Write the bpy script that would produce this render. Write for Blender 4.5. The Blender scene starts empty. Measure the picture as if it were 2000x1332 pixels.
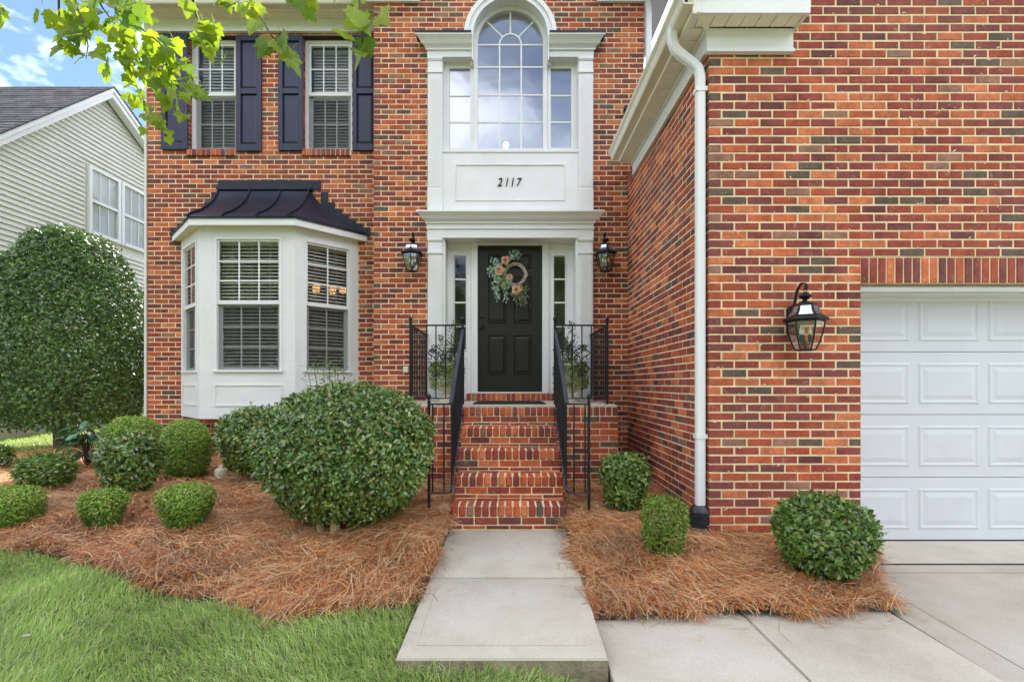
import bpy, bmesh, math, random
import numpy as np
from mathutils import Vector, Matrix

random.seed(7)
rng = np.random.default_rng(11)
R = math.radians
S = bpy.context.scene

# ---------------------------------------------------------------- camera
F = 952.0            # focal length in photograph pixels
CX, CY = 994.0, 750.0
CAMZ = 1.30
cam_d = bpy.data.cameras.new('camera')
cam_d.sensor_width = 36.0
cam_d.lens = 36.0 * F / 2000.0
cam_d.shift_x = (1000 - CX) / 2000.0
cam_d.shift_y = (CY - 666) / 2000.0
cam_d.clip_start = 0.05
cam_d.clip_end = 3000
cam = bpy.data.objects.new('camera', cam_d)
cam.location = (0, 0, CAMZ)
cam.rotation_euler = (R(90), 0, 0)
S.collection.objects.link(cam)
S.camera = cam

# ---------------------------------------------------------------- light
SUN_EL, SUN_AZ = R(48), R(-2)      # azimuth measured from +Y (behind the house) towards +X
world = bpy.data.worlds.new('World'); S.world = world
world.use_nodes = True
wn = world.node_tree; wn.nodes.clear()
def wnode(t, **k):
    n = wn.nodes.new(t)
    for a, b in k.items(): setattr(n, a, b)
    return n
w_out = wnode('ShaderNodeOutputWorld'); w_bg = wnode('ShaderNodeBackground')
sky = wnode('ShaderNodeTexSky', sky_type='NISHITA', sun_disc=False, sun_elevation=SUN_EL, sun_rotation=SUN_AZ,
            altitude=900, air_density=1.0, dust_density=0.25, ozone_density=3.0)
w_tc = wnode('ShaderNodeTexCoord')
# flatten the sphere so that clouds thin out in rows towards the horizon
w_sep = wnode('ShaderNodeSeparateXYZ'); wn.links.new(w_tc.outputs['Generated'], w_sep.inputs[0])
w_zp = wnode('ShaderNodeMath', operation='ADD'); wn.links.new(w_sep.outputs['Z'], w_zp.inputs[0]); w_zp.inputs[1].default_value = 0.22
w_dx = wnode('ShaderNodeMath', operation='DIVIDE'); w_dy = wnode('ShaderNodeMath', operation='DIVIDE')
wn.links.new(w_sep.outputs['X'], w_dx.inputs[0]); wn.links.new(w_zp.outputs[0], w_dx.inputs[1])
wn.links.new(w_sep.outputs['Y'], w_dy.inputs[0]); wn.links.new(w_zp.outputs[0], w_dy.inputs[1])
w_cmb = wnode('ShaderNodeCombineXYZ'); wn.links.new(w_dx.outputs[0], w_cmb.inputs[0]); wn.links.new(w_dy.outputs[0], w_cmb.inputs[1])
w_cmb.inputs[2].default_value = 56.75
w_ns = wnode('ShaderNodeTexNoise'); w_ns.inputs['Scale'].default_value = 1.7; w_ns.inputs['Detail'].default_value = 9
w_ns.inputs['Roughness'].default_value = 0.58
wn.links.new(w_cmb.outputs[0], w_ns.inputs['Vector'])
w_rp = wnode('ShaderNodeValToRGB'); w_rp.color_ramp.elements[0].position = 0.455; w_rp.color_ramp.elements[1].position = 0.80
wn.links.new(w_ns.outputs['Fac'], w_rp.inputs[0])
w_mix = wnode('ShaderNodeMix', data_type='RGBA')
wn.links.new(w_rp.outputs[0], w_mix.inputs['Factor'])
wn.links.new(sky.outputs[0], w_mix.inputs['A'])
CLOUD = 38.0
w_mix.inputs['B'].default_value = (CLOUD, CLOUD, CLOUD * 1.02, 1)
wn.links.new(w_mix.outputs['Result'], w_bg.inputs['Color'])
w_bg.inputs['Strength'].default_value = 0.075
wn.links.new(w_bg.outputs[0], w_out.inputs[0])

sun_d = bpy.data.lights.new('sun', 'SUN'); sun_d.energy = 3.6; sun_d.angle = R(0.53); sun_d.color = (1.0, 0.94, 0.84)
sun = bpy.data.objects.new('sun', sun_d); S.collection.objects.link(sun)
to_sun = Vector((math.sin(SUN_AZ) * math.cos(SUN_EL), math.cos(SUN_AZ) * math.cos(SUN_EL), math.sin(SUN_EL)))
sun.rotation_euler = to_sun.to_track_quat('Z', 'Y').to_euler()
sun.location = (0, 0, 20)

S.view_settings.view_transform = 'Standard'; S.view_settings.look = 'None'
S.view_settings.gamma = 1.0; S.view_settings.use_curve_mapping = False
S.view_settings.exposure = 1.68
S.render.engine = 'CYCLES'
S.cycles.use_denoising = True
S.cycles.max_bounces = 8; S.cycles.diffuse_bounces = 4; S.cycles.glossy_bounces = 4
S.cycles.transparent_max_bounces = 12; S.cycles.transmission_bounces = 4
S.cycles.sample_clamp_indirect = 8.0
S.cycles.caustics_reflective = False; S.cycles.caustics_refractive = False

def P(px, py, d):
    """photograph pixel + distance from the camera plane -> world point"""
    return Vector(((px - CX) * d / F, d, CAMZ + (CY - py) * d / F))

# ---------------------------------------------------------------- object helpers
ORIG = {}
C = S.collection
def thing(name, label, cat, loc=(0, 0, 0), group=None, kind=None):
    o = bpy.data.objects.new(name, None); C.objects.link(o); o.location = loc
    o.empty_display_size = 0.1
    if label: o['label'] = label
    if cat: o['category'] = cat
    if group: o['group'] = group
    if kind: o['kind'] = kind
    ORIG[o] = Vector(loc)
    return o
def tag(o, label=None, cat=None, group=None, kind=None):
    if label: o['label'] = label
    if cat: o['category'] = cat
    if group: o['group'] = group
    if kind: o['kind'] = kind
    return o
def link(name, me, parent=None, loc=None):
    """mesh in its own local coordinates; loc = world position of its origin"""
    o = bpy.data.objects.new(name, me); C.objects.link(o)
    loc = Vector(loc) if loc is not None else (ORIG[parent] if parent else Vector((0, 0, 0)))
    if parent:
        o.parent = parent; o.location = loc - ORIG[parent]
    else: o.location = loc
    ORIG[o] = Vector(loc)
    return o

class MB:
    """collects shapes in world coordinates, builds ONE mesh object"""
    def __init__(s): s.v = []; s.f = []; s.m = []; s.mi = 0
    def add(s, vs, fs):
        b = len(s.v); s.v += [tuple(v) for v in vs]
        s.f += [tuple(b + i for i in f) for f in fs]; s.m += [s.mi] * len(fs)
        return s
    def box(s, x0, x1, y0, y1, z0, z1):
        if x0 > x1: x0, x1 = x1, x0
        if y0 > y1: y0, y1 = y1, y0
        if z0 > z1: z0, z1 = z1, z0
        return s.add([(x0,y0,z0),(x1,y0,z0),(x1,y1,z0),(x0,y1,z0),(x0,y0,z1),(x1,y0,z1),(x1,y1,z1),(x0,y1,z1)],
                     [(0,3,2,1),(4,5,6,7),(0,1,5,4),(1,2,6,5),(2,3,7,6),(3,0,4,7)])
    def obox(s, p0, p1, w, h, up=(0, 0, 1)):
        """bar from p0 to p1, w across, h along up"""
        p0 = Vector(p0); p1 = Vector(p1); d = (p1 - p0).normalized(); up = Vector(up)
        a = d.cross(up)
        if a.length < 1e-5: a = d.cross(Vector((1, 0, 0)))
        a.normalize(); b = a.cross(d).normalized()
        vs = []
        for p in (p0, p1):
            for (i, j) in ((-1,-1),(1,-1),(1,1),(-1,1)): vs.append(p + a * (i * w / 2) + b * (j * h / 2))
        return s.add(vs, [(0,1,2,3),(7,6,5,4),(0,4,5,1),(1,5,6,2),(2,6,7,3),(3,7,4,0)])
    def tube(s, pts, r, n=8, cap=True):
        pts = [Vector(p) for p in pts]
        rs = r if isinstance(r, (list, tuple)) else [r] * len(pts)
        vs = []; fs = []
        t0 = (pts[1] - pts[0]).normalized()
        ref = Vector((0, 0, 1)) if abs(t0.z) < 0.9 else Vector((1, 0, 0))
        a = t0.cross(ref).normalized()
        for i, p in enumerate(pts):
            t = (pts[min(i + 1, len(pts) - 1)] - pts[max(i - 1, 0)])
            if t.length < 1e-9: t = t0
            t = t.normalized()
            a = (a - t * a.dot(t))
            if a.length < 1e-6: a = t.cross(Vector((0.3, 0.5, 0.8)))
            a.normalize(); b = t.cross(a)
            for k in range(n):
                an = 2 * math.pi * k / n
                vs.append(p + (a * math.cos(an) + b * math.sin(an)) * rs[i])
        for i in range(len(pts) - 1):
            for k in range(n):
                fs.append((i*n+k, i*n+(k+1)%n, (i+1)*n+(k+1)%n, (i+1)*n+k))
        if cap:
            fs.append(tuple(range(n - 1, -1, -1))); fs.append(tuple(range((len(pts)-1)*n, len(pts)*n)))
        return s.add(vs, fs)
    def lathe(s, c, prof, n=16, phase=0.0):
        """prof: (radius, z) from bottom to top round a vertical axis at c"""
        vs = []; fs = []
        for (r, z) in prof:
            for k in range(n):
                an = 2 * math.pi * k / n + phase
                vs.append((c[0] + r * math.cos(an), c[1] + r * math.sin(an), c[2] + z))
        for i in range(len(prof) - 1):
            for k in range(n): fs.append((i*n+k, i*n+(k+1)%n, (i+1)*n+(k+1)%n, (i+1)*n+k))
        fs.append(tuple(range(n - 1, -1, -1))); fs.append(tuple(range((len(prof)-1)*n, len(prof)*n)))
        return s.add(vs, fs)
    def prism(s, poly, fn0, fn1):
        """poly: 2-D outline; fn0/fn1 map (a, b) to the world on either end"""
        n = len(poly)
        vs = [fn0(a, b) for a, b in poly] + [fn1(a, b) for a, b in poly]
        fs = [tuple(range(n)), tuple(range(2*n-1, n-1, -1))]
        fs += [(i, n + i, n + (i+1) % n, (i+1) % n) for i in range(n)]
        return s.add(vs, fs)
    def prof_x(s, prof, x0, x1, m0=0.0, m1=0.0, y_ref=0.0):
        """profile of (y, z) swept along x; m0/m1 mitre the ends outwards by (y_ref - y)"""
        return s.prism(prof, lambda y, z: (x0 - m0 * (y_ref - y), y, z), lambda y, z: (x1 + m1 * (y_ref - y), y, z))
    def build(s, name, mat, parent=None, smooth=False, loc=None, bevel=0.0):
        org = Vector(loc) if loc is not None else (ORIG[parent] if parent else Vector((0, 0, 0)))
        me = bpy.data.meshes.new(name)
        me.from_pydata([(v[0]-org.x, v[1]-org.y, v[2]-org.z) for v in s.v], [], s.f)
        mats = mat if isinstance(mat, (list, tuple)) else [mat]
        for m in mats: me.materials.append(m)
        if len(mats) > 1: me.polygons.foreach_set('material_index', s.m)
        bm = bmesh.new(); bm.from_mesh(me)
        bmesh.ops.recalc_face_normals(bm, faces=bm.faces)
        if bevel:
            bmesh.ops.bevel(bm, geom=[e for e in bm.edges if len(e.link_faces) == 2 and e.calc_face_angle(0) > 0.6], offset=bevel, segments=1, affect='EDGES')
        bm.to_mesh(me); bm.free()
        if smooth:
            me.polygons.foreach_set('use_smooth', [True] * len(me.polygons))
            if smooth != 'all': me.set_sharp_from_angle(angle=R(40))
        return link(name, me, parent, org)

def bulk(name, V, tmpl, mat, parent=None, loc=(0, 0, 0)):
    """V: (n, k, 3) vertices of n alike pieces in world space; tmpl: faces of one piece, all of the same size"""
    n, k, _ = V.shape
    org = ORIG[parent] if parent else Vector(loc)
    T = np.array(tmpl, dtype=np.int32); m, q = T.shape
    vi = (T[None, :, :] + (np.arange(n, dtype=np.int32) * k)[:, None, None]).reshape(-1)
    me = bpy.data.meshes.new(name)
    me.vertices.add(n * k); me.vertices.foreach_set('co', (V.reshape(-1, 3) - np.array(org)).astype(np.float32).reshape(-1))
    me.loops.add(len(vi)); me.loops.foreach_set('vertex_index', vi)
    me.polygons.add(n * m); me.polygons.foreach_set('loop_start', np.arange(0, n * m * q, q, dtype=np.int32))
    me.update(calc_edges=True)
    for mm in (mat if isinstance(mat, (list, tuple)) else [mat]): me.materials.append(mm)
    return link(name, me, parent, org)

# ---------------------------------------------------------------- materials
def nodes(name):
    m = bpy.data.materials.new(name); m.use_nodes = True
    nt = m.node_tree; nt.nodes.clear()
    return m, nt
class NT:
    def __init__(s, name):
        s.m, s.t = nodes(name)
        s.out = s.t.nodes.new('ShaderNodeOutputMaterial')
    def n(s, typ, props=None, **inp):
        nd = s.t.nodes.new('ShaderNode' + typ)
        for k, v in (props or {}).items(): setattr(nd, k, v)
        for k, v in inp.items():
            k = k.replace('_', ' ')
            sock = nd.inputs[int(k[1:])] if k[0] == 'i' and k[1:].isdigit() else nd.inputs[k]
            s.set(sock, v)
        return nd
    def set(s, sock, v):
        if isinstance(v, bpy.types.NodeSocket): s.t.links.new(v, sock)
        elif isinstance(v, bpy.types.Node): s.t.links.new(v.outputs[0], sock)
        else:
            if isinstance(v, tuple) and len(v) == 3 and sock.type == 'RGBA': v = v + (1,)
            sock.default_value = v
    def pos(s): return s.n('NewGeometry').outputs['Position']
    def noise(s, scale, detail=4, rough=0.55, vec=None, dist=0.0):
        return s.n('TexNoise', Vector=vec if vec is not None else s.pos(), Scale=float(scale), Detail=float(detail), Roughness=rough, Distortion=dist).outputs['Fac']
    def ramp(s, fac, stops, interp='LINEAR'):
        r = s.n('ValToRGB'); r.color_ramp.interpolation = interp
        e = r.color_ramp.elements
        while len(e) < len(stops): e.new(0.5)
        for i, (p, c) in enumerate(stops):
            e[i].position = p; e[i].color = (c if isinstance(c, tuple) else (c, c, c)) + (1,) if not (isinstance(c, tuple) and len(c) == 4) else c
        s.set(r.inputs[0], fac); return r.outputs[0]
    def mix(s, fac, a, b, mode='MIX'):
        x = s.n('Mix', dict(data_type='RGBA', blend_type=mode))
        s.set(x.inputs['Factor'], fac); s.set(x.inputs['A'], a); s.set(x.inputs['B'], b)
        return x.outputs['Result']
    def math(s, op, a, b=0.0):
        x = s.n('Math', dict(operation=op)); s.set(x.inputs[0], a); s.set(x.inputs[1], b); return x.outputs[0]
    def maprange(s, v, a, b, c, d):
        x = s.n('MapRange'); s.set(x.inputs['Value'], v)
        for k, q in (('From Min', a), ('From Max', b), ('To Min', c), ('To Max', d)): x.inputs[k].default_value = q
        return x.outputs[0]
    def bump(s, h, dist=0.002, strength=1.0):
        return s.n('Bump', Height=h, Distance=dist, Strength=strength).outputs[0]
    def bsdf(s, col, rough=0.6, spec=0.5, metal=0.0, normal=None, **k):
        p = s.n('BsdfPrincipled'); s.set(p.inputs['Base Color'], col); s.set(p.inputs['Roughness'], rough)
        s.set(p.inputs['Specular IOR Level'], spec); s.set(p.inputs['Metallic'], metal)
        if normal is not None: s.set(p.inputs['Normal'], normal)
        for a, b in k.items(): s.set(p.inputs[a.replace('_', ' ')], b)
        return p.outputs[0]
    def done(s, sh): s.t.links.new(sh, s.out.inputs['Surface']); return s.m

BRICK_COLS = [(0.00, (0.270, 0.045, 0.026)), (0.11, (0.480, 0.120, 0.044)), (0.19, (0.225, 0.040, 0.030)), (0.31, (0.425, 0.088, 0.030)), (0.39, (0.185, 0.040, 0.035)),
              (0.50, (0.510, 0.145, 0.058)), (0.56, (0.250, 0.044, 0.026)), (0.68, (0.330, 0.056, 0.023)), (0.78, (0.135, 0.033, 0.030)), (0.85, (0.400, 0.082, 0.030)), (0.905, (0.105, 0.068, 0.048)),
              (0.96, (0.260, 0.120, 0.078))]
MORTAR = (0.79, 0.62, 0.39)
def brick_mat(name, island):
    t = NT(name)
    rnd = t.n('NewGeometry').outputs['Random Per Island'] if island else t.n('ObjectInfo').outputs['Random']
    col = t.ramp(rnd, BRICK_COLS, 'CONSTANT')
    hv = t.n('HueSaturation', Color=col, Value=t.maprange(t.noise(7.3, 3), 0.3, 0.7, 0.72, 1.3), Saturation=1.0, Hue=0.5).outputs[0]
    fine = t.noise(95, 5, 0.7)
    col = t.mix(1.0, hv, t.ramp(fine, [(0.28, 0.62), (0.48, 1.0), (0.72, 1.22)]), 'MULTIPLY')
    col = t.mix(1.0, col, t.ramp(t.noise(24, 4, 0.65), [(0.3, 0.78), (0.7, 1.2)]), 'MULTIPLY')
    speck = t.ramp(t.noise(42, 3, 0.7), [(0.66, 0.0), (0.70, 0.85)])
    gate = t.ramp(t.noise(4.5, 2), [(0.50, 0.0), (0.62, 1.0)])
    col = t.mix(t.math('MULTIPLY', speck, gate), col, (0.62, 0.52, 0.40))
    smear = t.ramp(t.noise(15, 6, 0.7, dist=0.9), [(0.60, 0.0), (0.70, 0.35), (0.78, 0.8)])
    col = t.mix(smear, col, (0.56, 0.43, 0.31))
    film = t.ramp(t.noise(0.9, 5, 0.6), [(0.42, 0.0), (0.72, 0.07)])
    col = t.mix(film, col, (0.52, 0.40, 0.31))
    b = t.bump(t.math('ADD', t.noise(160, 4, 0.7), t.math('MULTIPLY', t.noise(30, 3), 1.2)), 0.0022)
    return t.done(t.bsdf(col, t.maprange(fine, 0.3, 0.7, 0.62, 0.9), 0.35, normal=b))
M = {}
M['brick'] = brick_mat('brick_face', False)
M['brick_mass'] = brick_mat('brick_face_mass', True)
def simple(name, col, rough=0.6, var=0.12, scale=6, bump=0.0, bscale=120, spec=0.5, metal=0.0, stain=None):
    t = NT(name)
    c = t.mix(1.0, col, t.ramp(t.noise(scale, 6, 0.6), [(0.3, 1 - var), (0.7, 1 + var * 0.6)]), 'MULTIPLY')
    if stain: c = t.mix(t.ramp(t.noise(stain[1], 5, 0.65), [(0.56, 0.0), (0.76, stain[2])]), c, stain[0])
    nrm = t.bump(t.noise(bscale, 4, 0.65), bump) if bump else None
    return t.done(t.bsdf(c, rough, spec, metal, nrm))
M['mortar'] = simple('mortar', MORTAR, 0.95, 0.22, 9, 0.003, 140, 0.2, stain=((0.40, 0.33, 0.17), 2.2, 0.5))
M['white'] = simple('white_paint', (0.73, 0.73, 0.735), 0.45, 0.05, 3, 0.0006, 60, stain=((0.62, 0.60, 0.54), 5.0, 0.22))
M['vinyl'] = simple('white_vinyl', (0.73, 0.74, 0.75), 0.35, 0.03, 4)
M['door_white'] = simple('garage_door_paint', (0.60, 0.62, 0.66), 0.42, 0.04, 2.5, 0.0005, 150, stain=((0.50, 0.49, 0.46), 3.0, 0.28))
M['soffit'] = simple('soffit_bounce_tint', (0.82, 0.79, 0.66), 0.6, 0.06, 5)  # yellowish cream of bounced light is put into the colour
M['gutter'] = simple('gutter_aluminium', (0.72, 0.69, 0.58), 0.4, 0.08, 4, stain=((0.40, 0.37, 0.30), 3.5, 0.35))
M['black_metal'] = simple('black_iron', (0.007, 0.007, 0.010), 0.45, 0.3, 20, 0.0004, 200, 0.35)
M['rail_sheen'] = simple('iron_sheen_tint', (0.030, 0.034, 0.055), 0.30, 0.3, 20, 0.0004, 200)  # black iron with the rails' bluish sheen put into the base colour
M['bronze'] = simple('bay_roof_metal', (0.015, 0.017, 0.034), 0.33, 0.3, 3, 0.006, 3.5, 0.35, stain=((0.035, 0.033, 0.042), 4.0, 0.3))  # dark metal; the blue of reflected sky is put into its base colour
M['shutter'] = simple('shutter_navy', (0.018, 0.020, 0.052), 0.42, 0.14, 8, 0.0008, 90)
M['door_black'] = simple('door_black_paint', (0.013, 0.012, 0.010), 0.42, 0.12, 8, 0.0005, 80, 0.3)
M['rubber'] = simple('black_rubber', (0.016, 0.016, 0.018), 0.75, 0.25, 30, 0.002, 200)
M['plastic_black'] = simple('corrugated_plastic', (0.012, 0.012, 0.015), 0.42, 0.2, 8)
M['plastic_white'] = simple('cleanout_plastic', (0.74, 0.68, 0.52), 0.45, 0.1, 10, stain=((0.45, 0.36, 0.22), 12, 0.4))
M['dark'] = simple('gap_shade', (0.02, 0.02, 0.02), 0.9, 0.1)
M['room'] = simple('room_wall', (0.42, 0.40, 0.37), 0.9, 0.05)
M['blind'] = simple('blind_slats', (0.60, 0.59, 0.55), 0.5, 0.05)
M['urn'] = simple('urn_stone', (0.60, 0.54, 0.42), 0.85, 0.2, 14, 0.003, 60, stain=((0.35, 0.32, 0.16), 6, 0.6))
M['siding'] = simple('siding_vinyl', (0.66, 0.64, 0.58), 0.5, 0.05, 2)
M['bark'] = simple('bark', (0.16, 0.115, 0.08), 0.9, 0.35, 25, 0.006, 60)
M['bark_tan'] = simple('holly_bark', (0.40, 0.30, 0.15), 0.85, 0.3, 22, 0.004, 60)
M['twig'] = simple('twig', (0.09, 0.055, 0.035), 0.8, 0.3, 30)
M['soil'] = simple('bed_soil', (0.10, 0.050, 0.027), 0.95, 0.4, 14, 0.02, 40)
M['earth'] = simple('lawn_earth', (0.13, 0.15, 0.055), 0.95, 0.35, 3, 0.01, 30, stain=((0.20, 0.16, 0.08), 1.3, 0.5))

def concrete():
    t = NT('concrete')
    big = t.noise(1.3, 6, 0.62); fine = t.noise(170, 3, 0.7)
    c = t.ramp(big, [(0.28, (0.44, 0.39, 0.31)), (0.5, (0.55, 0.50, 0.41)), (0.72, (0.62, 0.575, 0.49))])
    c = t.mix(1.0, c, t.ramp(fine, [(0.28, 0.80), (0.72, 1.10)]), 'MULTIPLY')
    c = t.mix(t.ramp(t.noise(26, 4, 0.75), [(0.70, 0.0), (0.76, 0.45)]), c, (0.20, 0.18, 0.15))
    c = t.mix(t.ramp(t.noise(3.4, 5, 0.7, dist=0.8), [(0.55, 0.0), (0.74, 0.45)]), c, (0.40, 0.345, 0.265))
    crack = t.n('TexVoronoi', dict(feature='DISTANCE_TO_EDGE'), Vector=t.n('VectorMath', dict(operation='ADD'), i0=t.pos(), i1=t.n('TexNoise', Vector=t.pos(), Scale=5.0, Detail=5.0).outputs['Color']).outputs[0], Scale=0.55).outputs['Distance']
    c = t.mix(t.math('MULTIPLY', t.ramp(crack, [(0.0, 0.7), (0.0035, 0.0)]), t.ramp(t.noise(0.8, 2), [(0.5, 0.0), (0.6, 1.0)])), c, (0.20, 0.17, 0.13))
    b = t.bump(t.math('ADD', fine, t.noise(40, 4)), 0.0016)
    return t.done(t.bsdf(c, 0.9, 0.25, normal=b))
M['concrete'] = concrete()
def slab_edge():
    t = NT('concrete_edge')
    c = t.ramp(t.noise(9, 6, 0.7), [(0.3, (0.16, 0.135, 0.08)), (0.7, (0.40, 0.35, 0.24))])
    return t.done(t.bsdf(c, 0.95, 0.2, normal=t.bump(t.noise(50, 5, 0.7), 0.01)))
M['slab_edge'] = slab_edge()
def shingles():
    t = NT('roof_shingles')
    tc = t.n('TexCoord').outputs['Object']
    br = t.n('TexBrick', dict(offset=0.5), Vector=tc, Scale=1.0, Color1=(0.075, 0.072, 0.080), Color2=(0.125, 0.118, 0.125), Mortar=(0.025, 0.024, 0.027))
    br.inputs['Mortar Size'].default_value = 0.008; br.inputs['Brick Width'].default_value = 0.30; br.inputs['Row Height'].default_value = 0.14
    c = t.mix(1.0, br.outputs[0], t.ramp(t.noise(3, 6, 0.7), [(0.3, 0.6), (0.7, 1.35)]), 'MULTIPLY')
    return t.done(t.bsdf(c, 0.95, 0.2, normal=t.bump(t.noise(90, 4, 0.7), 0.006)))
M['shingle'] = shingles()
def glass(name, base, tint=(0.86, 0.90, 0.90), ripple=0.0, rough=0.0):
    t = NT(name)
    fr = t.n('Fresnel', IOR=1.5)
    front = t.math('SUBTRACT', 1.0, t.n('NewGeometry').outputs['Backfacing'])
    fac = t.math('MULTIPLY', t.math('ADD', fr.outputs[0], base), front)
    tr = t.n('BsdfTransparent', Color=tint)
    gl = t.n('BsdfGlossy', Roughness=rough, Color=(0.95, 0.97, 1.0))
    if ripple: t.set(gl.inputs['Normal'], t.bump(t.noise(2.6, 2, 0.5), ripple))
    mx = t.n('MixShader'); t.set(mx.inputs[0], fac); t.t.links.new(tr.outputs[0], mx.inputs[1]); t.t.links.new(gl.outputs[0], mx.inputs[2])
    return t.done(mx.outputs[0])
M['glass'] = glass('window_glass', 0.01, (0.95, 0.96, 0.95), ripple=0.004)
M['glass_coated'] = glass('coated_glass', 0.36, (0.88, 0.91, 0.95), ripple=0.003, rough=0.13)
M['glass_lamp'] = glass('lantern_glass', 0.10, (0.93, 0.93, 0.88))
def screen():
    t = NT('insect_screen'); mx = t.n('MixShader'); mx.inputs[0].default_value = 0.42
    t.t.links.new(t.n('BsdfTransparent').outputs[0], mx.inputs[1]); t.t.links.new(t.n('BsdfDiffuse', Color=(0.035, 0.036, 0.038)).outputs[0], mx.inputs[2])
    return t.done(mx.outputs[0])
M['screen'] = screen()
def emit(name, col, st):
    t = NT(name); return t.done(t.n('Emission', Color=col, Strength=float(st)).outputs[0])
M['lamp_glow'] = emit('lit_glass_shade', (1.0, 0.42, 0.10), 0.55)
M['bulb_glow'] = emit('lit_bulb', (1.0, 0.85, 0.6), 3.0)
def leaf_mat(name, cols, rough=0.35, transl=0.22, spec=0.5, island=True, tcol=None, dead=0.0):
    t = NT(name)
    rnd = t.n('NewGeometry').outputs['Random Per Island'] if island else t.n('ObjectInfo').outputs['Random']
    st = [(i / max(1, len(cols)), c) for i, c in enumerate(cols)]
    c = t.ramp(rnd, st, 'LINEAR')
    c = t.mix(1.0, c, t.ramp(t.noise(2.2, 3), [(0.3, 0.78), (0.7, 1.18)]), 'MULTIPLY')
    if dead: c = t.mix(t.math('LESS_THAN', t.math('FRACT', t.math('MULTIPLY', rnd, 61.7)), dead), c, (0.36, 0.25, 0.10))
    p = t.bsdf(c, rough, spec)
    tl = t.n('BsdfTranslucent'); t.set(tl.inputs['Color'], tcol and t.mix(1.0, c, tcol, 'MULTIPLY') or c)
    mx = t.n('MixShader'); mx.inputs[0].default_value = transl
    t.t.links.new(p, mx.inputs[1]); t.t.links.new(tl.outputs[0], mx.inputs[2])
    return t.done(mx.outputs[0])
M['holly'] = leaf_mat('holly_leaves', [(0.071, 0.153, 0.029), (0.126, 0.24, 0.047), (0.093, 0.189, 0.034), (0.205, 0.312, 0.062), (0.071, 0.143, 0.034), (0.273, 0.325, 0.078)], 0.21, 0.22, 0.85, dead=0.014)
M['tall_leaf'] = leaf_mat('tall_shrub_leaves', [(0.057, 0.127, 0.026), (0.099, 0.187, 0.037), (0.07, 0.143, 0.029), (0.165, 0.259, 0.05), (0.057, 0.116, 0.026)], 0.38, 0.2, 0.5, dead=0.006)
M['boxwood'] = leaf_mat('boxwood_leaves', [(0.128, 0.237, 0.027), (0.203, 0.338, 0.043), (0.155, 0.269, 0.033), (0.284, 0.413, 0.057), (0.135, 0.231, 0.033)], 0.40, 0.3, dead=0.006)
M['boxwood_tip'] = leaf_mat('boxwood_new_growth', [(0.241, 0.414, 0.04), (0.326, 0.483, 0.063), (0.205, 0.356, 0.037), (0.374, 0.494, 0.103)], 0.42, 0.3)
M['ligustrum'] = leaf_mat('round_shrub_leaves', [(0.103, 0.196, 0.03), (0.169, 0.287, 0.048), (0.127, 0.224, 0.034), (0.266, 0.368, 0.075), (0.097, 0.178, 0.032)], 0.28, 0.28, 0.65, dead=0.012)
M['broad'] = leaf_mat('broad_leaves', [(0.055, 0.150, 0.065), (0.080, 0.190, 0.085), (0.050, 0.130, 0.055)], 0.42, 0.25, island=False)
M['maple'] = leaf_mat('maple_leaves', [(0.220, 0.320, 0.022), (0.300, 0.400, 0.032), (0.180, 0.280, 0.024), (0.340, 0.420, 0.038), (0.130, 0.230, 0.034)], 0.36, 0.58, island=False, tcol=(1.35, 1.35, 0.7))
M['grass'] = leaf_mat('grass_blades', [(0.305, 0.455, 0.091), (0.438, 0.611, 0.137), (0.332, 0.494, 0.111), (0.544, 0.676, 0.221), (0.398, 0.559, 0.208), (0.75, 0.702, 0.39), (0.451, 0.611, 0.156)], 0.36, 0.42, 0.6)
M['needle'] = leaf_mat('pine_needles', [(0.498, 0.172, 0.051), (0.673, 0.27, 0.087), (0.31, 0.1, 0.035), (0.75, 0.442, 0.213), (0.579, 0.215, 0.063), (0.188, 0.061, 0.027), (0.75, 0.54, 0.317)], 0.45, 0.12, 0.5)
M['pot_plant'] = leaf_mat('urn_evergreen', [(0.030, 0.070, 0.020), (0.050, 0.105, 0.025), (0.070, 0.140, 0.030)], 0.4, 0.2)
M['pot_trail'] = leaf_mat('urn_trailing', [(0.20, 0.28, 0.07), (0.28, 0.34, 0.13), (0.15, 0.24, 0.05)], 0.45, 0.3)
M['euca'] = leaf_mat('eucalyptus', [(0.16, 0.31, 0.20), (0.28, 0.44, 0.32), (0.13, 0.25, 0.14), (0.46, 0.56, 0.46)], 0.5, 0.1)
M['wgreen'] = leaf_mat('wreath_greens', [(0.09, 0.17, 0.06), (0.15, 0.22, 0.09), (0.07, 0.13, 0.05), (0.22, 0.26, 0.13)], 0.5, 0.1)
M['petal'] = leaf_mat('peach_petals', [(0.70, 0.30, 0.18), (0.78, 0.46, 0.28), (0.64, 0.23, 0.14), (0.82, 0.62, 0.42)], 0.6, 0.15)
M['vine'] = simple('grapevine', (0.50, 0.45, 0.39), 0.8, 0.25, 40, 0.002, 120)
M['limeleaf'] = simple('lime_leaf', (0.24, 0.33, 0.05), 0.5, 0.1, 20)
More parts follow.
